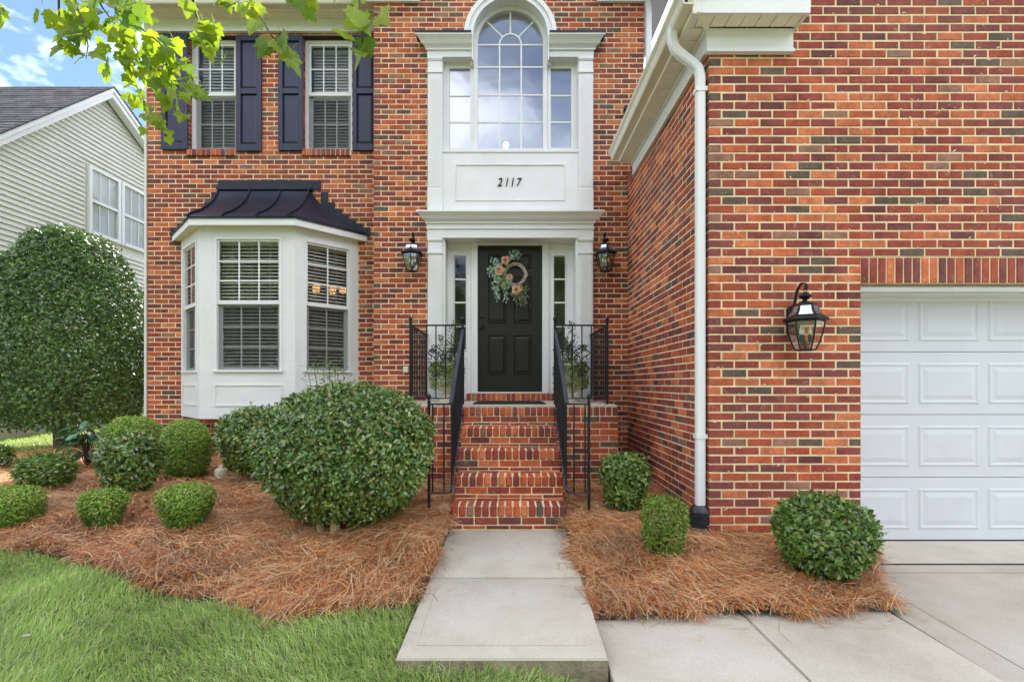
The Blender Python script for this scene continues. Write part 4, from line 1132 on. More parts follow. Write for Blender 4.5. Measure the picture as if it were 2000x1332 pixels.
for i, (fr, u0, u1, w0, w1, dep) in enumerate(BRICKS):
    jit = random.uniform(-0.0022, 0.0012); l = u1 - u0 - random.uniform(0, 0.002); h = w1 - w0 - random.uniform(0, 0.0015)
    uc, wc = (u0 + u1) / 2, (w0 + w1) / 2
    if i in single:
        o = bpy.data.objects.new('brick', brick_mesh(l, h, dep, 'brick')); C.objects.link(o); o.parent = house
        o.location = fr(uc, jit, wc) - ORIG[house]
        o.rotation_euler = (random.uniform(-0.006, 0.006), random.uniform(-0.004, 0.004), random.uniform(-0.006, 0.006))
    else:
        vs, fs = brick_shape(l, h, dep); b = len(mass_v); tl = random.uniform(-0.004, 0.004)
        mass_v += [tuple(fr(uc + u, n + jit, wc + w + tl * u) - ORIG[house]) for u, n, w in vs]
        mass_f += [tuple(b + q for q in f) for f in fs]
me = bpy.data.meshes.new('brickwork'); me.from_pydata(mass_v, [], mass_f); me.materials.append(M['brick_mass'])
bm = bmesh.new(); bm.from_mesh(me); bmesh.ops.recalc_face_normals(bm, faces=bm.faces); bm.to_mesh(me); bm.free()
o = link('brickwork', me, house); o['kind'] = 'stuff'

# mortar smears and drips left on the brick faces
sm = MB(); r3 = random.Random(5)
for (fr, ua, ub, za, zb3, cnt) in ((fG, GX, 2.80, 0.2, 4.3, 110), (fG, 2.8, 4.6, 2.35, 4.6, 120), (fM, -BX, -1.15, 1.2, 6.4, 60), (fM, 1.15, BX, 1.2, 6.4, 70), (fL, HX0, -BX, 3.5, 6.3, 60), (fS, GY + 0.1, MY, 0.4, 3.9, 70)):
    for i in range(cnt):
        u = r3.uniform(ua, ub); k = r3.randint(0, 200); z = za + (zb3 - za) * r3.random()
        z = Z0 + round((z - Z0) / BH) * BH + r3.choice((-1, 1)) * r3.uniform(0.004, 0.016)
        if fr is fG and u > 2.78 and z < 2.36: continue
        if fr is fL and any(a - 0.45 < u < b + 0.45 for a, b in WIN) and z > WZ0 - 0.12: continue
        if fr is fL and z < 4.3 and BAYC - 1.5 < u < BAYC + 1.5: continue
        w = r3.uniform(0.005, 0.022); h = r3.uniform(0.002, 0.006); n = 9; a0 = r3.uniform(-0.8, 0.8)
        ring_ = []
        for q in range(n):
            a = 2 * math.pi * q / n; rr = r3.uniform(0.55, 1.25); du, dz = math.cos(a) * w * rr, math.sin(a) * h * rr
            ring_.append((du * math.cos(a0) - dz * math.sin(a0), du * math.sin(a0) + dz * math.cos(a0)))
        sm.add([fr(u + a, 0.0006, z + b) for a, b in ring_] + [fr(u, 0.0032, z)], [(q, (q + 1) % n, n) for q in range(n)])
o = sm.build('mortar_smears', M['mortar'], house); o['kind'] = 'stuff'

# ================================================================ BRICK STEPS AND PORCH
steps = thing('brick_steps', 'red brick front steps rising to the porch landing', 'steps', (0, 4.19, 0.045))
SW = 0.502
NOSE = [4.19, 4.475, 4.76, 5.045, 5.33]; STZ = [0.2525, 0.454, 0.655, 0.850, 1.048]
PXH = 1.198
def step_brick(x0, x1, y0, y1, z0, z1, ch=0.006, parent=None):
    """whole brick with soft edges, shared mesh by size"""
    parent = parent or steps
    key = ('s', round(x1 - x0, 3), round(y1 - y0, 3), round(z1 - z0, 3), ch)
    if key not in MESHC:
        a, b, c = key[1] / 2, key[2] / 2, key[3] / 2; bm = bmesh.new()
        bmesh.ops.create_cube(bm, size=1.0, matrix=Matrix.Diagonal((key[1], key[2], key[3], 1)))
        bmesh.ops.bevel(bm, geom=[e for e in bm.edges if e.verts[0].co.y < 0 or e.verts[1].co.y < 0], offset=ch, segments=1, affect='EDGES')
        me = bpy.data.meshes.new('brick'); bm.to_mesh(me); bm.free(); me.materials.append(M['brick']); MESHC[key] = me
    o = bpy.data.objects.new('brick', MESHC[key]); C.objects.link(o); o.parent = parent
    o.location = Vector(((x0+x1)/2 + random.uniform(-.0012, .0012), (y0+y1)/2 + random.uniform(-.002, .002), (z0+z1)/2 + random.uniform(-.0012, .0012))) - ORIG[parent]
    o.rotation_euler = (random.uniform(-.008, .008), random.uniform(-.008, .008), random.uniform(-.01, .01))
core = MB()
prev = 0.03
for k, (y, z) in enumerate(zip(NOSE, STZ)):
    yb = NOSE[k + 1] + 0.05 if k < 4 else 5.62
    core.box(-SW + 0.007, SW - 0.007, y + 0.0165, yb, -0.05 if k == 0 else STZ[k-1] - 0.05, z - 0.006)
    n = 15; p = 2 * SW / n
    for i in range(n):
        a = -SW + i * p; step_brick(a + 0.005, a + p - 0.005, y, y + 0.19, z - 0.094, z, 0.010)
    if k < 4:
        u = -SW + (0.0 if k % 2 else 0.0)
        while u < SW - 0.02:
            b = min(u + 0.2032, SW); step_brick(u + 0.005, b - 0.005, y + 0.20, y + 0.285, z - 0.06, z - 0.001, 0.004); u += 0.2032
    # stretcher courses below the rowlock
    zz = z - 0.104; c = 0; bot = (STZ[k-1] if k else 0.05)
    while zz > bot + 0.012:
        h = min(0.058, zz - bot - 0.002); u = -SW + (0.1016 if (c + k) % 2 else 0) - 0.2032
        while u < SW:
            a, b = max(u, -SW), min(u + 0.2032, SW)
            if b - a > 0.03: step_brick(a + (0.005 if a > -SW else 0), b - (0.005 if b < SW else 0), y + 0.012, y + 0.10, zz - h, zz, 0.004)
            u += 0.2032
        zz -= h + 0.011; c += 1
# porch cheeks
PF = 5.33
for sg in (-1, 1):
    a0, a1 = sorted((sg * (SW + 0.008), sg * PXH))
    core.box(a0 + (0 if sg > 0 else 0.007), a1 - (0.007 if sg > 0 else 0), PF + 0.009, MY - 0.002, -0.02, 1.042)
    n = 10; p = (a1 - a0) / n
    for i in range(n): step_brick(a0 + i*p + 0.005, a0 + (i+1)*p - 0.005, PF, PF + 0.19, 0.954, 1.048, 0.008)
    zz = 0.944; c = 0
    while zz > 0.12:
        u = (a0 if sg < 0 else a1 - 0.2032 * 5) + (0.1016 if c % 2 else 0) - 0.2032
        while u < a1:
            a, b = max(u, a0), min(u + 0.2032, a1)
            if b - a > 0.03: step_brick(a + (0.005 if a > a0 else 0), b - (0.005 if b < a1 else 0), PF + 0.004, PF + 0.096, zz - 0.058, zz, 0.004)
            u += 0.2032
        # side faces of the porch
        v = PF + 0.10
        while v < MY - 0.03:
            xx = sg * PXH; b = min(v + 0.193, MY - 0.003)
            if sg * xx > 0: step_brick(*(sorted((xx, xx - sg * 0.09))), v + 0.005, b, zz - 0.058, zz, 0.004)
            v += 0.2032
        zz -= 0.0691; c += 1
core.build('mortar_core', M['mortar'], steps)
s = MB(); s.box(-PXH + 0.012, PXH - 0.012, PF + 0.016, MY - 0.06, 1.0425, 1.074); s.box(-PO + XC + 0.002, PO + XC - 0.002, MY - 0.06, 6.74, 1.0425, 1.0735)
s.build('landing_slab', M['concrete'], steps, bevel=0.004)
# rowlock sill under the door
x = -0.60 + XC; core = MB(); core.box(-0.60 + XC, 0.60 + XC, 6.625, 6.80, 1.0745, 1.166)
core.build('mortar_core', M['mortar'], steps)
while x < 0.60 + XC - 0.03:
    step_brick(x + 0.004, x + 0.0632, 6.615, 6.78, 1.0755, 1.1695, 0.005); x += 0.0677
# door mat
s = MB(); yy0, yy1 = 5.39, 6.05
s.box(-0.40, 0.41, yy0, yy1, 1.0755, 1.088)
for i in range(9):
    y = yy0 + 0.04 + i * (yy1 - yy0 - 0.08) / 8; s.box(-0.38, 0.39, y - 0.012, y + 0.012, 1.0882, 1.093)
mat_o = s.build('door_mat', M['rubber'], None, loc=(0, 5.7, 1.075)); tag(mat_o, 'flat black door mat on the porch landing', 'mat')

# ================================================================ IRON RAILINGS
def spiral(c, a0, turns, r0, r1, n=14, flip=1):
    return [(c[0] + flip * (r0 + (r1 - r0) * i / n) * math.cos(a0 + turns * 2 * math.pi * i / n), c[1], c[2] + (r0 + (r1 - r0) * i / n) * math.sin(a0 + turns * 2 * math.pi * i / n)) for i in range(n + 1)]
def ball_post(root, x, y, z0, z1, w=0.026):
    s = MB(); s.box(x - w/2, x + w/2, y - w/2, y + w/2, z0, z1); s.build('post', M['black_metal'], root, bevel=0.002)
    s = MB(); s.lathe((x, y, z1), [(w*0.55, 0.0), (w*0.7, 0.006), (w*0.35, 0.014), (w*0.4, 0.02), (w*0.72, 0.032), (w*0.82, 0.046), (w*0.68, 0.062), (w*0.3, 0.072), (0.001, 0.075)], 12)
    s.build('finial', M['black_metal'], root, smooth=True)
def railing(sg, label):
    root = thing('iron_railing', label, 'railing', (sg * 0.8, 5.4, 1.075), 'porch railings')
    bk = M['black_metal']; LZ_ = 1.0745; yf = PF + 0.085; xi = sg * 0.512; xo = sg * 1.092; TZ = 1.955
    BAL = 0.0125
    def bal(x, y, z0, z1):
        s = MB(); s.box(x - BAL/2, x + BAL/2, y - BAL/2, y + BAL/2, z0, z1); s.build('baluster', bk, root)
    # along the porch front
    ball_post(root, xo, yf, LZ_, TZ + 0.02); ball_post(root, xi, yf, LZ_, TZ + 0.02, 0.03)
    s = MB(); s.box(*sorted((xi, xo)), yf - 0.016, yf + 0.016, TZ - 0.012, TZ + 0.004); s.build('top_rail', bk, root, bevel=0.002)
    s = MB(); s.box(*sorted((xi, xo)), yf - 0.012, yf + 0.012, 1.135, 1.147); s.build('bottom_rail', bk, root)
    xs = [xi + (xo - xi) * t for t in (0.15, 0.33, 0.515, 0.695, 0.85)]
    for x in xs[:4]: bal(x, yf, 1.147, TZ - 0.012)
    # scroll work on one baluster
    xs_c = xs[2]; zc = 1.56
    s = MB()
    for f in (-1, 1):
        pts_top = []
        for v in (-1, 1):
            # S scrolls: outer bulge plus curled ends
            pts = []
            for i in range(25):
                t = i / 24
                pts.append((xs_c + f * (0.012 + 0.075 * math.sin(math.pi * t) ** 0.8 * (0.55 + 0.45 * math.cos(2.2 * math.pi * (t - 0.5)))), yf, zc + v * (0.165 * (1 - t) + 0.012 * t)))
            s.tube(pts, 0.0052, 5)
            s.tube(spiral((xs_c + f * 0.030, yf, zc + v * 0.150), R(200) if v > 0 else R(160), -0.8 * v, 0.028, 0.010, 14, f), 0.005, 5)
            s.tube(spiral((xs_c + f * 0.072, yf, zc + v * 0.030), R(90) * v, 0.75 * v, 0.030, 0.010, 14, f), 0.005, 5)
    s.box(xs_c - 0.016, xs_c + 0.016, yf - 0.009, yf + 0.009, zc - 0.128, zc - 0.112); s.box(xs_c - 0.016, xs_c + 0.016, yf - 0.009, yf + 0.009, zc + 0.112, zc + 0.128)
    s.build('scroll', bk, root, smooth=True)
    # back to the wall
    yw = MY - 0.004
    s = MB(); s.box(xo - 0.016, xo + 0.016, yf + 0.013, yw, TZ - 0.012, TZ + 0.004); s.build('top_rail', bk, root)
    s = MB(); s.box(xo - 0.012, xo + 0.012, yf + 0.013, yw, 1.135, 1.147); s.build('bottom_rail', bk, root)
    for i in range(10): bal(xo, yf + 0.11 + i * 0.108, 1.147, TZ - 0.012)
    # stair flight
    y0_, y1_ = 4.30, yf - 0.012; zt0, zt1 = 1.130, 1.900; zb0, zb1 = 0.360, 1.062
    s = MB(); s.obox((xi, y1_, zt1), (xi, y0_ + 0.0, zt0), 0.036, 0.016); s.build('hand_rail', M['rail_sheen'], root, bevel=0.003)
    s = MB(); s.obox((xi, y1_, zb1), (xi, y0_, zb0), 0.026, 0.012); s.build('bottom_rail', M['rail_sheen'], root)
    for i in range(10):
        t = (i + 0.5) / 10; y = y0_ + (y1_ - y0_) * t; bal(xi, y, zb0 + (zb1 - zb0) * t, zt0 + (zt1 - zt0) * t - 0.006)
    # lateral return at the foot
    xp = sg * 0.70
    yq = y0_ - 0.004
    n = 8
    def quarter(z): return [(xi, y0_ + 0.002, z)] + [(xi + sg * 0.06 * (1 - math.cos(R(90) * i / n)), yq - 0.05 * math.sin(R(90) * i / n), z) for i in range(1, n + 1)] + [(xp, yq - 0.05, z)]
    s = MB(); s.obox((xi - sg * 0.012, yq - 0.02, zt0 - 0.006), (xp, yq - 0.02, zt0 - 0.006), 0.03, 0.014); s.build('top_rail', bk, root, bevel=0.002)
    s = MB(); pts = quarter(0.352)
    for a, b in zip(pts[:-1], pts[1:]): s.obox(a, b, 0.026, 0.011)
    s.build('bottom_rail', M['rail_sheen'], root)
    for t in (0.30, 0.82): bal(xi + (xp - xi) * t, yq - 0.035, 0.35, zt0 - 0.012)
    gz = 0.05
    ball_post(root, xp, yq - 0.03, gz, zt0 + 0.012, 0.024)
railing(-1, 'black iron railing on the side of the porch nearer the bay window')
railing(1, 'black iron railing on the side of the porch nearer the garage')

# ================================================================ LANTERNS
def lantern(x, y, z, label):
    """y: wall face; z: bottom of the glass cage"""
    root = thing('wall_lantern', label, 'lantern', (x, y, z), 'wall lanterns'); bk = M['black_metal']; cy = y - 0.165; n = 6; ph = R(30)
    s = MB(); s.prism([(-0.05, 0.13), (0.05, 0.13), (0.055, 0.15), (0.055, 0.34), (0.03, 0.36), (0.0, 0.375), (-0.03, 0.36), (-0.055, 0.34), (-0.055, 0.15)], lambda a, b: (x + a, y - 0.001, z + b), lambda a, b: (x + a * 0.85, y - 0.022, z + 0.25 + (b - 0.25) * 0.93))
    s.build('back_plate', bk, root, bevel=0.002)
    s = MB()
    arm = [(x, y - 0.02, z + 0.33), (x, y - 0.03, z + 0.40), (x, y - 0.05, z + 0.46), (x, y - 0.085, z + 0.505), (x, y - 0.125, z + 0.522), (x, y - 0.16, z + 0.512), (x, y - 0.178, z + 0.49), (x, y - 0.172, z + 0.468), (x, y - 0.157, z + 0.462)]
    for a, b in zip(arm[:-1], arm[1:]): s.obox(a, b, 0.022, 0.006, up=(0, -1, 0.6))
    s.obox((x, y - 0.02, z + 0.335), (x, cy + 0.02, z + 0.385), 0.012, 0.008)
    ring_ = [(x + 0.012 * math.cos(2*math.pi*i/10), cy, z + 0.455 + 0.016 * math.sin(2*math.pi*i/10)) for i in range(11)]
    s.tube(ring_, 0.003, 5)
    s.build('arm', bk, root)
    s = MB(); s.lathe((x, cy, z), [(0.012, 0.365), (0.014, 0.385), (0.03, 0.395), (0.046, 0.410), (0.044, 0.420), (0.025, 0.433), (0.012, 0.44), (0.004, 0.447)], 14); s.build('finial', bk, root, smooth=True)
    s = MB(); s.lathe((x, cy, z), [(0.150, 0.222), (0.156, 0.232), (0.150, 0.242), (0.118, 0.262), (0.096, 0.295), (0.084, 0.335), (0.070, 0.352), (0.045, 0.364), (0.012, 0.370)], n, ph)
    s.build('lamp_roof', bk, root)
    # roof glazing: bright metal panes set on the slopes
    s = MB()
    for k in range(n):
        a0 = 2*math.pi*k/n + ph; a1 = a0 + 2*math.pi/n
        def q(r, z_, t, off=0.003): 
            p = Vector(((r+off)*math.cos(a0), (r+off)*math.sin(a0), 0)).lerp(Vector(((r+off)*math.cos(a1), (r+off)*math.sin(a1), 0)), t); return (x + p.x, cy + p.y, z + z_)
        rows = [(0.118, 0.264), (0.096, 0.295), (0.0845, 0.332)]
        vs = [v for (r_, z_) in rows for v in (q(r_, z_, 0.12), q(r_, z_, 0.88))]
        s.add(vs, [(0, 1, 3, 2), (2, 3, 5, 4)])
    s.build('roof_pane', M['glass_mirror'], root)
    top, bot = (0.128, 0.222), (0.066, 0.0)
    mid = (0.108, 0.11)
    s = MB()
    for k in range(n):
        an = 2*math.pi*k/n + ph
        pts = [(x + r_*math.cos(an), cy + r_*math.sin(an), z + z_) for r_, z_ in (bot, (0.090, 0.05), mid, (0.122, 0.17), top)]
        s.tube(pts, 0.0055, 5)
    s.lathe((x, cy, z), [(0.068, -0.006), (0.070, 0.0), (0.068, 0.006)], n, ph)
    s.lathe((x, cy, z), [(0.126, 0.212), (0.132, 0.216), (0.132, 0.223)], n, ph)
    s.build('cage', bk, root)
    prof = [bot, (0.090, 0.05), mid, (0.122, 0.17), top]
    for k in range(n):
        a0 = 2*math.pi*k/n + ph; a1 = a0 + 2*math.pi/n; vs = []
        for r_, z_ in prof:
            for a in (a0, a1): vs.append((x + (r_-0.003)*math.cos(a), cy + (r_-0.003)*math.sin(a), z + z_))
        m = MB(); m.add(vs, [(2*i, 2*i+1, 2*i+3, 2*i+2) for i in range(4)]); m.build('pane', M['glass_lamp'], root)
    s = MB(); s.tube([(x, cy, z + 0.0), (x, cy, z + 0.07)], 0.008, 6)
    for dx, dy in ((-0.035, 0), (0.035, 0), (0, 0.03)):
        s.tube([(x, cy, z + 0.05), (x + dx, cy + dy, z + 0.045), (x + dx, cy + dy, z + 0.06)], 0.005, 5); s.lathe((x + dx, cy + dy, z + 0.06), [(0.012, 0), (0.012, 0.055), (0.008, 0.06)], 8)
    s.build('candle_holder', bk, root)
    s = MB()
    for dx, dy in ((-0.035, 0), (0.035, 0), (0, 0.03)): s.lathe((x + dx, cy + dy, z + 0.12), [(0.007, 0), (0.012, 0.015), (0.011, 0.03), (0.004, 0.055), (0.001, 0.065)], 8)
    s.build('bulb', M['vinyl'], root, smooth=True)
M['glass_mirror'] = simple('lantern_roof_glaze', (0.42, 0.45, 0.52), 0.12, 0.2, 10, metal=0.85)
lantern(-1.275, MY, 2.785, 'black wall lantern between the bay window and the front door')
lantern(1.275, MY, 2.785, 'black wall lantern right of the front door, near the inner corner')
lantern(2.272, GY, 1.56, 'large near wall lantern beside the garage door')

# ================================================================ WREATH
WY = DY0 - 0.05; wc = P(1006, 536, WY); wreath = thing('door_wreath', 'wreath of pale vine with peach flowers hung on the black door', 'wreath', (wc.x, WY, wc.z))
s = MB()
for k in range(11):
    ph0 = k * 0.57; pts = []; nt_ = random.choice((3, 4, 5)); rr = random.uniform(0.012, 0.026)
    for i in range(49):
        a = 2 * math.pi * i / 48; r_ = 0.145 + rr * math.cos(nt_ * a + ph0); pts.append((wc.x + r_ * math.cos(a), WY + 0.018 + rr * math.sin(nt_ * a + ph0) * 0.7, wc.z + r_ * math.sin(a)))
    s.tube(pts, 0.0048, 5, cap=False)
s.build('vine_ring', M['vine'], wreath)
kw = WY / F
def wp(px, py, dy=0.0): p = P(px, py, WY); return Vector((p.x, WY + dy, p.z))
for (px, py, r_) in ((987.5, 511, 0.060), (975.5, 530, 0.070), (995.5, 543.5, 0.046), (1009, 568, 0.066)):
    c = wp(px, py, -0.055); s = MB()
    for ringi, (nn, tilt, sc) in enumerate(((5, 72, 1.0), (5, 45, 0.8), (4, 22, 0.55), (3, 8, 0.32))):
        for j in range(nn):
            a = 2 * math.pi * (j + ringi * 0.4) / nn + random.uniform(-.15, .15); t = R(tilt)
            out = Vector((math.cos(a) * math.sin(t), -math.cos(t), math.sin(a) * math.sin(t))); side = Vector((-math.sin(a), 0, math.cos(a)))
            L_ = r_ * sc; w = r_ * 0.52 * sc + 0.006; up = side.cross(out)
            b0 = c + out * L_ * 0.1
            vs = [b0 - side * w * 0.3, b0 + side * w * 0.3, b0 + out * L_ * 0.55 - side * w * 0.9 - up * 0.008, b0 + out * L_ * 0.55 + up * 0.010, b0 + out * L_ * 0.55 + side * w * 0.9 - up * 0.008,
                  b0 + out * L_ * 0.95 - side * w * 0.5, b0 + out * L_ * 1.02 + up * 0.004, b0 + out * L_ * 0.95 + side * w * 0.5]
            s.add(vs, [(0, 3, 2), (0, 1, 3), (1, 4, 3), (2, 3, 6, 5), (3, 4, 7, 6)])
    s.build('flower', M['petal'], wreath)
def leaf_arrays(pos, direc, nrm, L_, W_, fold=0.12, curl=0.10):
    """5-vertex, 4-triangle leaves: pos/direc/nrm (n,3); L_, W_ (n,)"""
    direc = direc / (np.linalg.norm(direc, axis=1, keepdims=True) + 1e-9)
    b = np.cross(nrm, direc); b /= (np.linalg.norm(b, axis=1, keepdims=True) + 1e-9); nn = np.cross(direc, b)
    L_ = L_[:, None]; W_ = W_[:, None]
    v0 = pos; m = pos + direc * L_ * 0.48; tip = pos + direc * L_ - nn * L_ * curl
    l = m + b * W_ / 2 + nn * W_ * fold; r_ = m - b * W_ / 2 + nn * W_ * fold
    return np.stack([v0, l, r_, m, tip], 1)
LEAF_T = [(0, 3, 1), (0, 2, 3), (1, 3, 4), (3, 2, 4)]
def sprays(specs, mat, name, L_, W_):
    P_, D_, N_ = [], [], []
    for (x0, y0, x1, y1, n, sp) in specs:
        for i in range(n):
            t = random.random(); p = wp(x0 + (x1 - x0) * t + random.gauss(0, sp), y0 + (y1 - y0) * t + random.gauss(0, sp), random.uniform(-0.085, -0.015))
            d = Vector((x1 - x0, random.uniform(-9, 3), -(y1 - y0))).normalized() + Vector((random.gauss(0, .8), random.gauss(0, .5), random.gauss(0, .8)))
            P_.append(p); D_.append(d); N_.append(Vector((random.gauss(0, .6), -1, random.gauss(0, .6))))
    a = np.array; n = len(P_)
    o = bulk(name, leaf_arrays(a([list(p) for p in P_]), a([list(p) for p in D_]), a([list(p) for p in N_]), rng.uniform(0.7, 1.2, n) * L_, rng.uniform(0.7, 1.2, n) * W_), LEAF_T, M[mat], wreath)
    o['kind'] = 'stuff'
sprays([(992, 506, 1012, 498, 80, 4.5), (984, 522, 958, 532, 100, 5.5), (975, 520, 966, 512, 55, 4.5), (970, 535, 968, 565, 80, 4), (988, 555, 988, 590, 45, 2.2), (994, 540, 996, 560, 30, 3), (970, 565, 972, 586, 40, 2.2)], 'euca', 'eucalyptus', 0.036, 0.026)
sprays([(1010, 570, 1024, 590, 140, 5), (1015, 565, 1030, 565, 45, 3.5), (980, 540, 985, 560, 90, 5), (1000, 570, 1004, 582, 30, 3)], 'wgreen', 'greenery', 0.038, 0.02)
c = wp(984, 559, -0.06); s = MB()
n = 16; s.add([(c.x + 0.036 * math.cos(2*math.pi*i/n), c.y + 0.006 * math.cos(4*math.pi*i/n), c.z + 0.046 * math.sin(2*math.pi*i/n)) for i in range(n)] + [(c.x, c.y - 0.008, c.z)], [(i, (i+1) % n, n) for i in range(n)]); s.build('round_leaf', M['limeleaf'], wreath)

# ================================================================ URNS WITH PLANTS
for sg, lab in ((-1, 'the bay-window side'), (1, 'the garage side')):
    ux, uy, uz = sg * 0.785, 6.17, 1.0745
    s = MB(); s.lathe((ux, uy, uz), [(0.10, 0), (0.10, 0.028), (0.075, 0.04), (0.045, 0.075), (0.042, 0.10), (0.062, 0.125), (0.120, 0.165), (0.150, 0.21), (0.152, 0.25), (0.128, 0.32), (0.120, 0.40), (0.140, 0.44), (0.172, 0.462), (0.172, 0.478), (0.15, 0.478), (0.135, 0.45), (0.02, 0.44)], 28)
    u_ = s.build('urn', M['urn'], None, smooth=True, loc=(ux, uy, uz)); tag(u_, 'cream stone urn on the porch, on ' + lab, 'urn', 'porch urns')
    pl = thing('urn_plant', 'upright evergreen with pale trailing foliage in the urn on ' + lab, 'plant', (ux, uy, uz + 0.45), 'urn plants')
    stem = MB(); PP, DD = [], []
    for j in range(7):
        a = random.uniform(0, 6.28); top = Vector((ux + 0.10 * math.cos(a) + (0.02 if j else 0), uy + 0.10 * math.sin(a), uz + 0.45 + (0.56 if j == 0 else random.uniform(0.22, 0.42))))
        if j in (1, 2): top = Vector((ux + (0.19 if j == 1 else -0.20), uy - 0.05, uz + 0.45 + (0.25 if j == 1 else 0.20)))
        base = Vector((ux + 0.02 * math.cos(a), uy + 0.02 * math.sin(a), uz + 0.44)); mid = base.lerp(top, 0.5) + Vector((0, 0, 0.04))
        stem.tube([base, mid, top], [0.006, 0.004, 0.002], 5)
        for i in range(190):
            t = random.random() ** 0.8; p = base.lerp(mid, min(1, 2*t)) if t < 0.5 else mid.lerp(top, 2*t - 1); q = 0.05 * (1.15 - t)
            off = Vector((random.gauss(0, q), random.gauss(0, q), random.gauss(0, q * 0.6))); PP.append(p + off); DD.append(off.normalized() + Vector((0, 0, 0.5)) if off.length > 0 else Vector((0, 0, 1)))
    stem.build('stem', M['twig'], pl)
    a_ = np.array([list(p) for p in PP]); d_ = np.array([list(p) for p in DD]); n = len(a_)
    o = bulk('foliage', leaf_arrays(a_, d_, rng.normal(0, 1, (n, 3)), rng.uniform(0.022, 0.036, n), rng.uniform(0.010, 0.016, n)), LEAF_T, M['pot_plant'], pl); o['kind'] = 'stuff'
    n = 2600; an = rng.uniform(0, 2*np.pi, n); dr = rng.random(n) ** 1.3 * 0.32; rr_ = 0.11 + 0.085 * rng.random(n) + 0.025 * (dr > 0.06)
    a_ = np.stack([ux + rr_ * np.cos(an), uy + rr_ * np.sin(an), uz + 0.50 - dr * (rr_ > 0.13) + rng.normal(0, 0.012, n)], 1)
    d_ = np.stack([np.cos(an) * 0.5, np.sin(an) * 0.5, -0.6 + 0 * an], 1) + rng.normal(0, 0.5, (n, 3))
    keep = ~((a_[:, 2] < uz + 0.36) & (rng.random(n) > 0.75 + 0.3 * np.sin(an * 3 + sg)))
    a_, d_ = a_[keep], d_[keep]; n = len(a_)
    o = bulk('trailing_foliage', leaf_arrays(a_, d_, rng.normal(0, 1, (n, 3)), rng.uniform(0.022, 0.038, n), rng.uniform(0.014, 0.024, n)), LEAF_T, M['pot_trail'], pl); o['kind'] = 'stuff'

# ================================================================ SMALL FITTINGS
c = P(793, 722, MY); s = MB(); s.box(c.x - 0.035, c.x + 0.035, MY - 0.03, MY - 0.001, c.z - 0.042, c.z + 0.042); s.box(c.x - 0.028, c.x + 0.028, MY - 0.036, MY - 0.0305, c.z - 0.034, c.z + 0.034)
tag(s.build('outlet_box', M['plastic_white'], None, loc=c, bevel=0.005), 'small cream outlet box on the brick beside the porch', 'outlet')
c = P(1223, 213, MY - 0.06); s = MB(); s.box(c.x - 0.03, c.x + 0.03, MY - 0.10, MY - 0.03, c.z - 0.02, c.z + 0.03); s.obox((c.x, MY - 0.03, c.z), (c.x, MY - 0.001, c.z - 0.05), 0.02, 0.02); s.lathe((c.x, MY - 0.07, c.z - 0.045), [(0.012, 0), (0.022, 0.01), (0.022, 0.024)], 10)
tag(s.build('security_camera', M['black_metal'], None, loc=c), 'small dark camera on the brick above the garage eave', 'camera')
# corrugated drain at the downspout's foot
c = Vector((DX - 0.005, DY, 0.03)); s = MB(); prof = []
for i in range(15):
    z = i * 0.0155; prof += [(0.082, z), (0.074, z + 0.006), (0.074, z + 0.009)]
prof += [(0.080, 0.235), (0.078, 0.245), (0.062, 0.275), (0.05, 0.292)]
s.lathe(c, prof, 20); tag(s.build('drain_boot', M['plastic_black'], None, smooth=True, loc=c), 'black corrugated drain boot under the garage downspout', 'drain')
# white cleanout cap in the mulch
gp = lambda px, py: next((d for d in np.arange(2.2, 12, 0.01) if (CAMZ - float(Zl(0, d))) * F / d <= py - CY), 6.0)
d = gp(433, 936); c = P(433, 936, d); c.z = float(Zl(c.x, d)) - 0.02; s = MB()
s.lathe(c, [(0.058, 0), (0.058, 0.04), (0.070, 0.045), (0.072, 0.12), (0.070, 0.135), (0.062, 0.142), (0.060, 0.146), (0.036, 0.148), (0.034, 0.175), (0.030, 0.178)], 18)
tag(s.build('cleanout_cap', M['plastic_white'], None, smooth=True, loc=c), 'cream plastic cleanout cap standing in the pine straw', 'pipe cap')
# chandeliers seen through the glass
def chandelier(c, label, scale=1.0):
    root = thing('chandelier', label, 'lamp', c); s = MB(); s.tube([c + Vector((0, 0, 0.9)), c], 0.008, 6); s.lathe(c + Vector((0, 0, -0.06)), [(0.01, 0), (0.04, 0.04), (0.03, 0.08), (0.01, 0.12)], 10)
    sh = MB()
    for k in range(5):
        a = 2*math.pi*k/5 + 0.4; e = c + Vector((0.22 * math.cos(a), 0.22 * math.sin(a), 0.02)); s.tube([c, c.lerp(e, 0.5) + Vector((0, 0, -0.06)), e], 0.006, 5)
        sh.lathe(e, [(0.015, 0), (0.045, 0.02), (0.058, 0.06), (0.062, 0.085)], 10)
    s.build('frame', M['black_metal'], root); sh.build('lamp_shade', M['lamp_glow'], root, smooth=True)
chandelier(P(641, 575, 7.75), 'lit amber chandelier seen through the bay window blinds')
c = P(988, 284, 7.9); s = MB(); s.lathe(c, [(0.001, -0.05), (0.035, -0.035), (0.05, 0.0), (0.035, 0.035), (0.012, 0.05)], 12)
tag(s.build('hall_lamp', M['bulb_glow'], None, smooth=True, loc=c), 'lit globe lamp behind the arched window', 'lamp')
